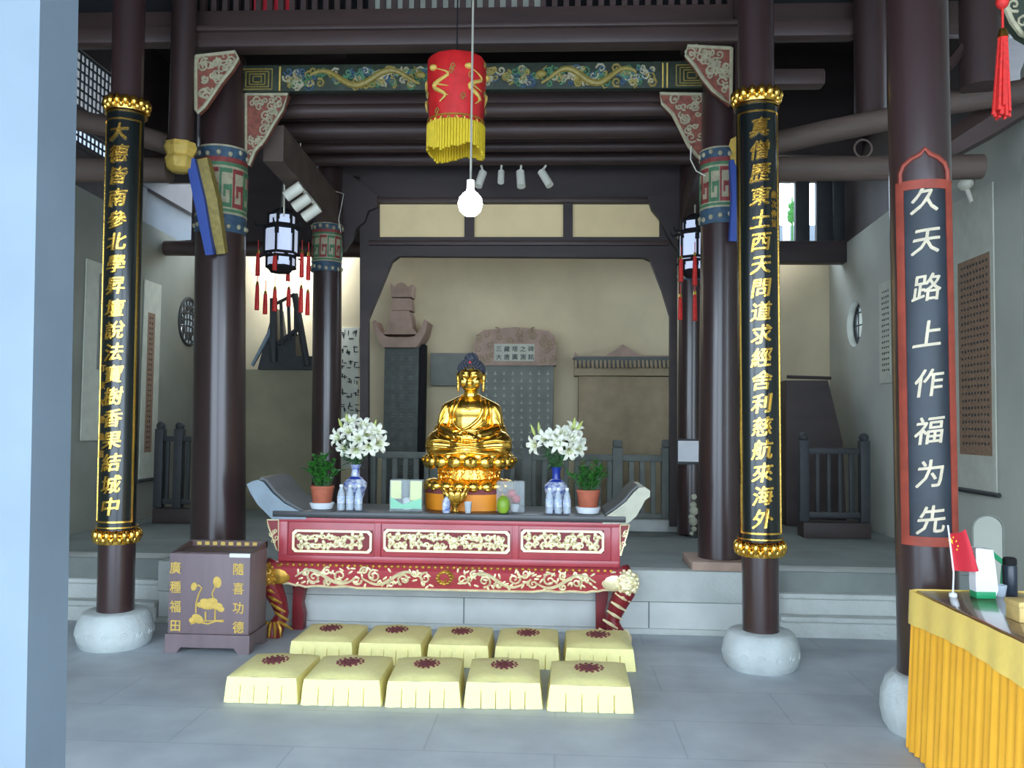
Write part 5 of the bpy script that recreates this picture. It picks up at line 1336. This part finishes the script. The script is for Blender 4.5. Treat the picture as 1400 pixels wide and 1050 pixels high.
# bottles
def bottle():
    t = thing('water_bottle', '', 'bottle', (0, 0, 0), 0, 'water bottles on the altar')
    obj('body', MB().lathe([(0.024, 0), (0.029, 0.004), (0.029, 0.05), (0.027, 0.056), (0.029, 0.062), (0.029, 0.115), (0.024, 0.14), (0.0125, 0.165), (0.0125, 0.178)], (0, 0, 0), 18), 'water', t, world=False)
    obj('label', MB().lathe([(0.0292, 0.052), (0.0302, 0.053), (0.0302, 0.108), (0.0292, 0.109)], (0, 0, 0), 18), 'bluelabel', t, world=False)
    obj('cap', MB().lathe([(0.0145, 0.176), (0.015, 0.178), (0.015, 0.195), (0.0, 0.196)], (0, 0, 0), 14), 'porcelain', t, world=False)
    return t
b0 = bottle(); first = True
order = ('next to the pot plant', 'middle of its three', 'next to the green printed box side')
for grp, pxs in (('a', (466, 478, 490)), ('b', (751, 763, 775))):
    for k, px in enumerate(pxs):
        lab = {'a': ('clear water bottle next to the pot plant with bushy leaves', 'middle clear water bottle before the pale vase', 'clear water bottle of the pale vase trio, nearest the printed box'),
               'b': ('clear water bottle nearest the frosted tub, before the cobalt necked vase', 'middle clear water bottle before the cobalt necked vase', 'clear water bottle of the cobalt vase trio, nearest the feathery plant')}[grp][k]
        L = at_top(px, 6.68)
        if first: b0.location = L; b0['label'] = lab; first = False
        else: dup(b0, L, 0.4 * k, lab)
# vases with lilies
def vase(px, label, neck):
    t = thing('vase', label, 'vase', at_top(px, 6.86))
    obj('body', MB().lathe([(0.055, 0), (0.058, 0.006), (0.05, 0.02), (0.07, 0.1), (0.092, 0.17), (0.09, 0.2), (0.06, 0.23), (0.034, 0.25)], (0, 0, 0), 32), 'bluepat', t, world=False)
    obj('neck', MB().lathe([(0.035, 0.247), (0.03, 0.28), (0.032, 0.32), (0.045, 0.342), (0.04, 0.342), (0.028, 0.31)], (0, 0, 0), 28), neck, t, world=False)
    obj('shoulder_ring', MB().lathe([(0.062, 0.228), (0.064, 0.232), (0.04, 0.248), (0.036, 0.246)], (0, 0, 0), 28), 'cobalt', t, world=False)
vase(485, 'blue and white porcelain vase behind three bottles, beside bushy pot plant', 'bluepat')
vase(760, 'blue and white vase with cobalt neck behind three bottles', 'cobalt')
def lily_mesh():
    mb = MB()
    for k in range(6):
        q = k * PI / 3; d = Vector((math.cos(q), math.sin(q), 0)); s = Vector((-math.sin(q), math.cos(q), 0))
        w = 0.021 if k % 2 else 0.016; vs = []
        for (r, z, ww) in ((0.006, 0, 0.3), (0.014, 0.03, 0.6), (0.03, 0.055, 1.0), (0.056, 0.068, 0.85), (0.076, 0.06, 0.45), (0.086, 0.045, 0.06)):
            c = d * r + Vector((0, 0, z)); vs += [c + s * w * ww + Vector((0, 0, 0.004)), c, c - s * w * ww + Vector((0, 0, 0.004))]
        fs = [(i * 3 + j, i * 3 + j + 1, i * 3 + j + 4, i * 3 + j + 3) for i in range(5) for j in range(2)]
        mb.add(vs, fs)
    return mb.mesh('lily_flower', 60)
LILY = lily_mesh(); LILY.materials.append(M['lily'])
st_ = MB()
for k in range(6):
    q = k * PI / 3 + .3; st_.tube([(0, 0, 0.01), (math.cos(q) * 0.014, math.sin(q) * 0.014, 0.05), (math.cos(q) * 0.022, math.sin(q) * 0.022, 0.066)], [0.002, 0.0015, 0.004], 4)
STAM = st_.mesh('stamens', 60); STAM.materials.append(M['stamen'])
def bouquet(px, label, heads, buds, lseed):
    base = at_top(px, 6.86); t = thing('lily_bouquet', label, 'flowers', base + Vector((0, 0, 0.30)))
    rr = random.Random(lseed); st = MB(); lf = MB()
    for (x, y, dy, tx, tz) in heads:
        p = P(x, y, 6.86 + dy) - base - Vector((0, 0, 0.30))
        d = Vector((tx, -0.75, tz)).normalized()
        o = bpy.data.objects.new('lily_flower', LILY); COL.objects.link(o); o.parent = t; o.location = p - d * 0.04; o.rotation_mode = 'QUATERNION'; o.rotation_quaternion = d.to_track_quat('Z', 'Y'); o.scale = (1.05,) * 3
        s2 = bpy.data.objects.new('stamens', STAM); COL.objects.link(s2); s2.parent = o
        st.tube([(0, 0, 0), Vector((0, 0, 0.06)).lerp(p, .45), p - d * 0.04], [0.004, 0.003, 0.003], 5)
    for (x, y, dx) in buds:
        p = P(x, y, 6.86) - base - Vector((0, 0, 0.30)); d = Vector((dx, -0.1, 1)).normalized()
        b = MB().tube([p - d * 0.045, p, p + d * 0.05], [0.006, 0.014, 0.004], 7); obj('lily_bud', b, 'stamen', t, world=False)
        st.tube([(0, 0, 0), Vector((0, 0, 0.05)).lerp(p, .45), p - d * 0.04], [0.004, 0.003, 0.003], 5)
    for k in range(90):
        f = rr.uniform(.12, .8); q = rr.uniform(0, 2 * PI); e = Vector((rr.uniform(-.16, .16), rr.uniform(-.1, .1), 0.30)); p = e * f
        d = Vector((math.cos(q), math.sin(q), rr.uniform(-.5, .6))).normalized(); leaf_blade(lf, p, p + d * rr.uniform(.06, .11), 0.011, Vector((0, 0, 1)))
    obj('stems', st, 'leafd', t, world=False); obj('foliage', lf, 'leafd', t, None, world=False)
HL = [(463, 598, 0, -.5, .1), (477, 590, -.04, -.2, .4), (490, 600, -.06, 0, .1), (472, 612, -.05, -.4, -.4), (487, 615, -.08, .1, -.5), (502, 594, -.02, .3, .4), (514, 592, 0, .4, .3), (518, 606, -.02, .6, -.2), (505, 610, -.06, .2, -.3), (480, 578, 0, 0, .8), (497, 583, .02, .2, .7)]
bouquet(485, 'white lily bouquet in the vase nearest the bushy pot plant', HL, [(474, 574, -.1), (466, 580, -.4), (512, 582, .3)], 1)
HR = [(732, 608, 0, -.7, -.1), (745, 600, -.04, -.3, .3), (757, 598, -.05, 0, .2), (768, 594, -.03, .2, .5), (781, 600, -.04, .4, .2), (790, 612, -.02, .7, -.2), (778, 616, -.07, .2, -.4), (762, 606, -.08, 0, -.1), (784, 588, 0, .3, .7), (788, 602, 0, .6, .2)]
bouquet(760, 'white lily bouquet in the cobalt necked vase', HR, [(729, 589, -.4), (737, 586, -.1), (785, 579, .1), (792, 583, .6)], 2)
# printed box
lo, hi = at_top(532, 6.66), at_top(577, 6.66); H = (702 - 659) * 6.66 / F
t = thing('printed_box', 'clear box with yellow and mint print beside the golden statue', 'box', ((lo.x + hi.x) / 2, 6.72, TOP))
obj('shell', MB().bbox((lo.x, 6.66, TOP), (hi.x - 0.004, 6.78, TOP + H), 0.004), 'clear', t)
w3 = hi.x - lo.x
obj('yellow_print', MB().box((lo.x + 0.008, 6.668, TOP + H * 0.4), (lo.x + w3 * 0.35, 6.676, TOP + H * 0.97)).box((lo.x + w3 * 0.62, 6.668, TOP + H * 0.35), (hi.x - 0.006, 6.676, TOP + H * 0.97)), 'lime', t)
q = [(lo.x + 0.008, TOP + 0.02), (hi.x - 0.006, TOP + 0.02), (hi.x - 0.006, TOP + H * 0.42), (lo.x + w3 * 0.6, TOP + H * 0.3), (lo.x + w3 * 0.4, TOP + H * 0.22), (lo.x + 0.008, TOP + H * 0.45)]
obj('mint_print', MB().prism(q, 0, 0.008, XZ(6.664)), 'mint', t)
obj('inner_candle', MB().lathe([(0.035, 0.01), (0.035, 0.09), (0.02, 0.1)], (lo.x + w3 * 0.5, 6.73, TOP), 20), 'porcelain', t)
# frosted container with fruit and cup
lo, hi = at_top(678, 6.68), at_top(717, 6.68); H = (704 - 661) * 6.68 / F
t = thing('plastic_container', 'frosted plastic container beside the golden statue, holding red fruit', 'container', ((lo.x + hi.x) / 2, 6.75, TOP))
obj('shell', MB().bbox((lo.x, 6.688, TOP), (hi.x, 6.775, TOP + H), 0.012), 'frost', t)
for dx, dz, lab in ((0.118, 0.145, 'upper red fruit inside the frosted container'), (0.15, 0.105, 'lower red fruit inside the frosted container')):
    single('red_fruit', MB().ell((lo.x + dx, 6.732, TOP + dz - 0.004), (0.034, 0.031, 0.032), 14, 10), 'fruit', lab, 'fruit', 'fruit in the frosted container')
single('small_bowl', MB().lathe([(0.02, 0.006), (0.03, 0.02), (0.036, 0.06), (0.033, 0.06), (0.025, 0.02)], (lo.x + 0.14, 6.732, TOP), 24), 'porcelain', 'small white bowl inside the frosted container under the fruit', 'bowl')
p = at_top(688, 6.634)
t = thing('green_fruit', 'large green fruit standing before the frosted container', 'fruit', p)
obj('flesh', MB().lathe([(0.0, 0), (0.03, 0.004), (0.047, 0.03), (0.05, 0.06), (0.045, 0.095), (0.03, 0.122), (0.01, 0.132), (0, 0.132)], (0, 0, 0), 24), 'mango', t, world=False)
obj('stalk', MB().tube([(0, 0, 0.128), (-0.008, 0, 0.155)], [0.006, 0.004], 6), 'straw', t, world=False)
# censer, small bottle, cup
p = at_top(622, 6.655)
t = thing('incense_burner', 'gold lotus incense burner in front of the statue base', 'burner', p)
obj('bowl', MB().lathe([(0.03, 0), (0.035, 0.006), (0.02, 0.03), (0.03, 0.05), (0.07, 0.09), (0.09, 0.13), (0.1, 0.155), (0.09, 0.15), (0.06, 0.11)], (0, 0, 0), 28, 1, lambda q, z: 1 + 0.05 * math.cos(10 * q)), 'gold', t, world=False)
pe = MB()
for k in range(10):
    q = 2 * PI * k / 10; d = Vector((math.cos(q), math.sin(q), 0))
    pe.ell(d * 0.085 + Vector((0, 0, 0.125)), (0.018, 0.034, 0.05), 10, 8, Quaternion((0, 0, 1), q) @ Quaternion((0, 1, 0), 0.45)); pe.ell(d * 0.108 + Vector((0, 0, 0.17)), (0.01, 0.018, 0.034), 8, 6, Quaternion((0, 0, 1), q) @ Quaternion((0, 1, 0), 0.6))
obj('petal_rim', pe, 'gold', t, 60, world=False)
t.scale = (0.86, 0.5, 0.95)
p = at_top(613, 6.51 + 0.09)
p.y = 6.595
single('ceramic_bottle', MB().lathe([(0.028, 0), (0.031, 0.006), (0.031, 0.075), (0.026, 0.095), (0.014, 0.108), (0.014, 0.12), (0, 0.12)], (P(612, 700, 6.6).x - 0.012, 6.614, TOP), 20), 'bluepat', 'tiny white bottle in front of the gold incense burner', 'bottle')
single('glass_cup', MB().lathe([(0.02, 0), (0.022, 0.003), (0.03, 0.085), (0.028, 0.085), (0.02, 0.008)], (P(640, 700, 6.62).x, 6.615, TOP), 20), 'water', 'small clear glass cup beside the gold incense burner', 'cup')

# ------------------------------------------------------------------ cushions
def cushion_mesh():
    W, D, H = 0.50, 0.50, 0.155; top = MB(); n = 12
    vs = []; fs = []
    for i in range(n + 1):
        for j in range(n + 1):
            u, v = i / n * 2 - 1, j / n * 2 - 1
            z = H + 0.022 * (1 - u * u) ** .6 * (1 - v * v) ** .6 - 0.012 * (max(abs(u), abs(v)) ** 8) + 0.003 * math.sin(u * 7 + v * 3) * (1 - u * u)
            vs.append((u * W / 2, v * D / 2, z))
    fs = [(i * (n + 1) + j, (i + 1) * (n + 1) + j, (i + 1) * (n + 1) + j + 1, i * (n + 1) + j + 1) for i in range(n) for j in range(n)]
    top.add(vs, fs)
    # side band down to the pleated skirt
    sk = MB()
    fv = []
    for p in range(5): fv += [p / 5 - (0.007 if p else 0), p / 5 + 0.0001 * (p == 0), p / 5 + 0.007, p / 5 + 0.06, p / 5 + 0.1, p / 5 + 0.14]
    per = [(k, f) for k in range(4) for f in fv]; m = len(per)
    def ring(k, f):
        a = W / 2; b = D / 2
        return [(-a + 2 * a * f, -b), (a, -b + 2 * b * f), (a - 2 * a * f, b), (-a, b - 2 * b * f)][k], [(0, -1), (1, 0), (0, 1), (-1, 0)][k]
    vs = []
    for (k, f) in per:
        (x, y), (nx, ny) = ring(k, f)
        pl = 1.0 if f > 0.1 and abs(f * 5 - round(f * 5)) < 0.004 else 0.0
        cr = 0.7 if f < 0.002 else 1.0
        for z, o in ((H - 0.012, 0.0), (H - 0.05, 0.006), (0.095, 0.007 - 0.004 * pl), (0.002, (0.022 + 0.004 * math.sin(f * 31 + k)) * cr - 0.03 * pl)):
            ex = -o if f < 0.002 else 0
            vs.append((x + nx * o + (ex if k == 0 else -ex if k == 2 else 0), y + ny * o + (ex if k == 1 else -ex if k == 3 else 0), z))
    fs = [(i * 4 + k, ((i + 1) % m) * 4 + k, ((i + 1) % m) * 4 + k + 1, i * 4 + k + 1) for i in range(m) for k in range(3)]
    sk.add(vs, fs)
    em = MB(); H2 = H + 0.0235
    def mark(cx, cy, rx, ry, n_=10):
        em.ell((cx, cy, H2), (rx, ry, 0.006), n_, 4)
    mark(0, 0.0, 0.036, 0.036, 16)
    for k in range(8):
        q = k * PI / 4; mark(0.052 * math.cos(q), 0.052 * math.sin(q), 0.022, 0.022, 8)
    for k in range(14):
        q = k * PI / 7; mark(0.088 * math.cos(q), 0.088 * math.sin(q), 0.011, 0.011, 6)
    return top, sk, em
def cushion_proto():
    top, sk, em = cushion_mesh()
    t = thing('kneeling_cushion', '', 'cushion', (0, 0, 0), 0, 'yellow kneeling cushions before the altar')
    obj('top', top, 'satin', t, 80, world=False); obj('pleated_skirt', sk, 'satin', t, 30, world=False); obj('lotus_emblem', em, 'maroon', t, world=False)
    return t
CU = cushion_proto(); first = True
front = [((302, 961), (408, 964)), ((407, 965), (523, 967)), ((523, 968), (632, 969)), ((631, 969), (744, 971)), ((745, 973), (869, 977))]
place = ('at the donation box end', 'second from the donation box end', 'in the middle', 'second from the counter end', 'at the counter end')
for k, (a, b) in enumerate(front):
    A, Bp = PZ(*a, 0.0), PZ(*b, 0.0); d = Bp - A; wd = d.length
    ang = math.atan2(d.y, d.x); ctr = (A + Bp) / 2 + Vector((-math.sin(ang), math.cos(ang), 0)) * (0.25 + 0.026)
    lab = 'yellow kneeling cushion of the front row, ' + place[k]
    o = CU if first else dup(CU, None, None, lab)
    o.location = ctr; o.rotation_euler = (0, 0, ang); o['label'] = lab; o.scale = (wd / 0.56, 1, 1); first = False
for k, (a, b) in enumerate(((391, 484), (485, 579), (580, 671), (672, 768), (769, 872))):
    A, Bp = P(a, 905, 5.88), P(b, 905, 5.88); wd = Bp.x - A.x
    lab = 'yellow kneeling cushion of the row next to the altar, ' + place[k]
    o = dup(CU, Vector(((A.x + Bp.x) / 2, 5.88 + 0.276, 0)), 0.0, lab); o.scale = (wd / 0.562, 1, 1)

# ------------------------------------------------------------------ donation box
YD_ = 6.08
a, b = P(228, 893, YD_), P(339, 893, YD_)
zt_ = P(285, 757, YD_).z; dep = 0.36
t = thing('donation_box', 'brown wooden donation box with gilt lotus and characters, beside the altar', 'box', ((a.x + b.x) / 2, YD_ + dep / 2, 0))
x0_, x1_ = a.x, b.x + 0.0
obj('cabinet', MB().bbox((x0_, YD_, 0.131), (x1_, YD_ + dep, zt_), 0.006), 'boxwood', t)
w4 = x1_ - x0_
ft = MB().prism([(x0_ - 0.012, 0), (x0_ + 0.07, 0), (x0_ + 0.10, 0.04), (x1_ - 0.10, 0.04), (x1_ - 0.07, 0), (x1_ + 0.012, 0), (x1_ + 0.012, 0.13), (x0_ - 0.012, 0.13)], 0, 0.03, XZ(YD_ - 0.01))
ft.prism([(YD_ + 0.021, 0), (YD_ + 0.08, 0), (YD_ + 0.1, 0.04), (YD_ + dep - 0.1, 0.04), (YD_ + dep - 0.08, 0), (YD_ + dep, 0), (YD_ + dep, 0.13), (YD_ + 0.021, 0.13)], -0.03, 0, YZ(x1_ + 0.012))
ft.prism([(YD_ + 0.021, 0), (YD_ + 0.08, 0), (YD_ + 0.1, 0.04), (YD_ + dep - 0.1, 0.04), (YD_ + dep - 0.08, 0), (YD_ + dep, 0), (YD_ + dep, 0.13), (YD_ + 0.021, 0.13)], 0, 0.03, YZ(x0_ - 0.012))
obj('footed_plinth', ft, 'boxwood', t)
zr = P(300, 738, YD_ + dep).z
lip = MB().box((x0_, YD_ + dep - 0.03, zt_), (x1_, YD_ + dep, zr)).prism([(YD_ + 0.02, zt_), (YD_ + dep, zt_), (YD_ + dep, zr)], -0.025, 0, YZ(x1_)).prism([(YD_ + 0.02, zt_), (YD_ + dep, zt_), (YD_ + dep, zr)], 0, 0.025, YZ(x0_))
obj('sloped_rim', lip, 'boxside', t)
mk = MB()
for k in range(8):
    xx = x0_ + 0.08 + (w4 - 0.16) * k / 7; mk.box((xx - 0.02, YD_ + dep - 0.034, (zt_ + zr) / 2 - 0.01), (xx + 0.012, YD_ + dep - 0.029, (zt_ + zr) / 2 + 0.014))
obj('gilt_marks', mk, 'ygold', t)
obj('slot_board', MB().box((x0_ + 0.03, YD_ + 0.03, zt_ - 0.02), (x1_ - 0.03, YD_ + dep - 0.03, zt_ + 0.004)), 'boxside', t)
obj('paper_label', MB().box((P(314, 757, YD_).x, YD_ - 0.003, zt_ - 0.022), (P(342, 757, YD_).x, YD_ + 0.02, zt_ + 0.004)), 'paper', t)
for k, ch in enumerate('廣種福田'): obj('character', flat_glyph(ch, 0.082, 0.088, P(240, 776 + 26.5 * k, YD_ - 0.001), 0.014), 'ygold', t, None)
for k, ch in enumerate('隨喜功德'): obj('character', flat_glyph(ch, 0.082, 0.088, P(326, 778 + 26.5 * k, YD_ - 0.001), 0.014), 'ygold', t, None)
lo_ = MB(); Yl = YD_ - 0.002
def Q(x, y): return P(x, y, Yl)
lo_.tube([Q(268, 838), Q(268, 825), Q(272, 812), Q(276, 804), Q(272, 800), Q(266, 802)], 0.0055, 6); lo_.tube([Q(293, 822), Q(290, 812), Q(294, 802), Q(296, 797)], 0.0055, 6)
lo_.tube([Q(281, 848), Q(281, 836)], 0.006, 6); lo_.tube([Q(294, 848), Q(294, 834)], 0.006, 6)
lo_.tube([Q(261, 853), Q(270, 850), Q(284, 853), Q(296, 849), Q(306, 850)], 0.006, 6); lo_.tube([Q(264, 849), Q(282, 849), Q(306, 848)], 0.004, 6)
for x, y, rx, ry in ((284, 828, .06, .028), (274, 827, .03, .02), (297, 829, .04, .026), (290, 822, .04, .024), (302, 833, .025, .02), (280, 822, .035, .02)): lo_.ell(Q(x, y), (rx, 0.004, ry), 14, 6)
for x, y, rx, ry, rt_ in ((265, 802, .022, .03, .2), (297, 796, .03, .04, -.2), (270, 846, .045, .03, .5), (262, 848, .02, .02, 0)):
    lo_.ell(Q(x, y), (rx, 0.004, ry), 12, 6, Quaternion((0, 1, 0), rt_))
obj('gilt_lotus_painting', lo_, 'ygold', t)

# ------------------------------------------------------------------ counter with orange skirt
ZC = 0.80
c0 = PZ(1252, 807, ZC); c1 = PZ(1400, 881, ZC)
X0 = c0.x; Y1 = c0.y; Y0 = 2.3; X1 = X0 + 1.0
t = thing('counter_table', 'counter with polished brown top and draped orange skirt', 'table', ((X0 + X1) / 2, (Y0 + Y1) / 2, 0))
obj('tabletop', MB().bbox((X0, Y0, ZC - 0.03), (X1, Y1, ZC), 0.006), 'tabletop', t)
legs = MB()
for xx in (X0 + 0.06, X1 - 0.1):
    for yy in (Y0 + 0.05, Y1 - 0.1): obj('leg', MB().box((xx, yy, 0), (xx + 0.05, yy + 0.05, ZC - 0.03)), 'boxside', t)
path = [(X1, Y1 + 0.012)] + [(X1 - (X1 - X0) * i / 60, Y1 + 0.012) for i in range(1, 60)] + [(X0 - 0.012, Y1 + 0.006 - (Y1 - Y0) * i / 150) for i in range(151)]
def drape(z0, z1, off, amp, freq, flare, rows, jit=0):
    vs = []; fs = []; s = 0; n = len(path)
    for i, (x, y) in enumerate(path):
        nx, ny = (0, 1) if i < 60 else (-1, 0)
        if i: s += math.dist(path[i], path[i - 1])
        for k in range(rows + 1):
            f = k / rows; o = off + flare * f + amp * (0.35 + 0.65 * f) * (math.sin(s * freq + 0.6 * math.sin(s * 7)) + 0.4 * math.sin(s * freq * 0.43 + 1))
            vs.append((x + nx * o, y + ny * o, z1 + (z0 - z1) * f + (jit * math.sin(s * 5) if k == rows else 0)))
    r = rows + 1
    for i in range(n - 1):
        for k in range(rows): fs.append((i * r + k, i * r + k + 1, (i + 1) * r + k + 1, (i + 1) * r + k))
    return MB().add(vs, fs)
obj('orange_skirt', drape(0.012, ZC - 0.035, 0.004, 0.011, 95, 0.035, 6), 'orange', t, 60)
obj('valance', drape(ZC - 0.155, ZC + 0.001, 0.018, 0.004, 30, 0.008, 3, 0.012), 'valance', t, 60)
# things on the counter
def tp(px, py): return PZ(px, py, ZC)
p = tp(1303, 816)
kf = p.y / F
fl = thing('table_flag', 'small red flag with yellow stars on a white stand on the counter', 'flag', p)
obj('stand', MB().lathe([(0.018, 0), (0.02, 0.004), (0.018, 0.018), (0.008, 0.022)], (0, 0, 0), 18), 'porcelain', fl, world=False)
ptop = P(1296, 718, p.y) - p
obj('flagpole', MB().tube([(0, 0, 0.015), (0.004, 0, 0.12), ptop], 0.0042, 8), 'porcelain', fl, world=False)
def flagpt(u, v):
    """u along the cloth, v down the hoist; folded and drooping"""
    x = [0, 0.25, 0.5, 0.75, 1][0]
    a = P(1297 + 8 * v, 727 + 55 * v, p.y); b_ = P(1316 + 20 * v, 722 + 58 * v, p.y - 0.03)
    q = a.lerp(b_, u); q.y += 0.03 * math.sin(u * PI * 1.5 + v); q.z -= 0.02 * math.sin(u * PI) * (1 - v) - 0.02 * u * v * 0
    return q - p
g = MB(); n = 10
vs = [flagpt(i / n, j / n) for i in range(n + 1) for j in range(n + 1)]
g.add(vs, [(i * (n + 1) + j, (i + 1) * (n + 1) + j, (i + 1) * (n + 1) + j + 1, i * (n + 1) + j + 1) for i in range(n) for j in range(n)])
cl = obj('flag_cloth', g, 'flagred', fl, 80, world=False)
sm = MB()
def star(u, v, r):
    c = flagpt(u, v) + Vector((0, -0.004, 0)); pts = [c + Vector((math.cos(PI / 2 + k * PI / 5) * (r if k % 2 == 0 else r * .4), 0, math.sin(PI / 2 + k * PI / 5) * (r if k % 2 == 0 else r * .4))) for k in range(10)]
    sm.add([c] + pts, [(0, 1 + k, 1 + (k + 1) % 10) for k in range(10)])
star(0.2, 0.22, 0.018)
for u, v in ((0.42, 0.1), (0.5, 0.2), (0.5, 0.33), (0.42, 0.43)): star(u, v, 0.007)
obj('yellow_stars', sm, 'star', cl, None, world=False)
# white and green bag
p = tp(1342, 817); k = p.y / F
t = thing('tissue_pack', 'white packet with green bottom standing on the counter behind the flag', 'packet', p)
q = [(-10, 0), (14, 0), (18, 10), (12, 62), (-10, 64), (-11, 20)]
obj('wrapper', MB().prism([(u * k, v * k) for u, v in q], -0.03, 0.04, lambda u, v, d: Vector((u, d, v + 0.006))), 'paper', t, world=False)
obj('green_bottom', MB().bbox((-10.5 * k, -0.034, 0), (14.5 * k, 0.044, 9 * k), 0.003), 'green', t, world=False)
p2 = P(1350, 752, p.y + 0.05); p3 = P(1372, 772, p.y + 0.12)
p = tp(1381, 812); k = p.y / F
t = thing('thermos', 'dark steel thermos standing on the counter by the plaster wall', 'bottle', p)
obj('body', MB().lathe([(8.5 * k, 0), (9 * k, 0.004), (9 * k, 36 * k), (8 * k, 38 * k)], (0, 0, 0), 24), 'thermos', t, world=False)
obj('lid', MB().lathe([(8 * k, 38 * k), (8.5 * k, 39 * k), (8.5 * k, 46 * k), (6 * k, 48 * k)], (0, 0, 0), 24), 'slot', t, world=False)
p = tp(1365, 815); k = p.y / F
single('glass_tumbler', MB().lathe([(0.03, 0), (0.032, 0.003), (0.04, 15 * k), (0.037, 15 * k), (0.03, 0.01)], p, 24), 'water', 'clear low tumbler on the counter before the dark thermos', 'cup')
t = thing('fly_swatter', 'green flat plastic strip leaning against the thermos on the counter', 'strip', tp(1362, 812))
a = tp(1374, 806)
obj('blade', MB().tube([P(1352, 753, a.y + 0.04), P(1371, 769, a.y + 0.04)], 0.016, 4), 'green', t); obj('handle', MB().tube([P(1371, 769, a.y + 0.04), a + Vector((0, 0.04, 0.004))], 0.006, 6), 'green', t)
p = tp(1394, 852)
t = thing('straw_box', 'yellow straw coloured box at the frame end of the counter', 'box', p)
obj('body', MB().bbox((0, 0, 0), (0.22, 0.12, 0.075), 0.006), 'straw', t, world=False); obj('lid', MB().bbox((-0.004, -0.004, 0.062), (0.224, 0.124, 0.088), 0.006), 'straw', t, world=False)
# pale rounded chair back seen beyond the counter
p = P(1349, 735, 6.0)
t = thing('stool', 'pale rounded chair standing beyond the counter against the plaster wall', 'chair', (p.x, 6.0, 0))
arc = [(p.x - 0.1, p.z - 0.3)] + [(p.x - 0.1 * math.cos(PI * k_ / 10), p.z + 0.06 + 0.09 * math.sin(PI * k_ / 10)) for k_ in range(11)] + [(p.x + 0.1, p.z - 0.3)]
obj('backrest', MB().prism(arc, 0, 0.025, XZ(5.985)), 'plaster', t)
obj('back_rim', MB().tube([(u_, 5.985, v_) for u_, v_ in arc], 0.008, 6), 'mgrey', t)
obj('seat', MB().bbox((p.x - 0.17, 5.62, 0.43), (p.x + 0.17, 6.0, 0.48), 0.015), 'plaster', t)
for dx in (-0.13, 0.13):
    for yy in (5.66, 5.97): obj('leg', MB().cyl((p.x + dx, yy, 0), (p.x + dx, yy, 0.44), 0.018, None, 10), 'plaster', t)
obj('back_post', MB().cyl((p.x, 5.99, 0.45), (p.x, 5.99, p.z - 0.2), 0.02, None, 10), 'plaster', t)
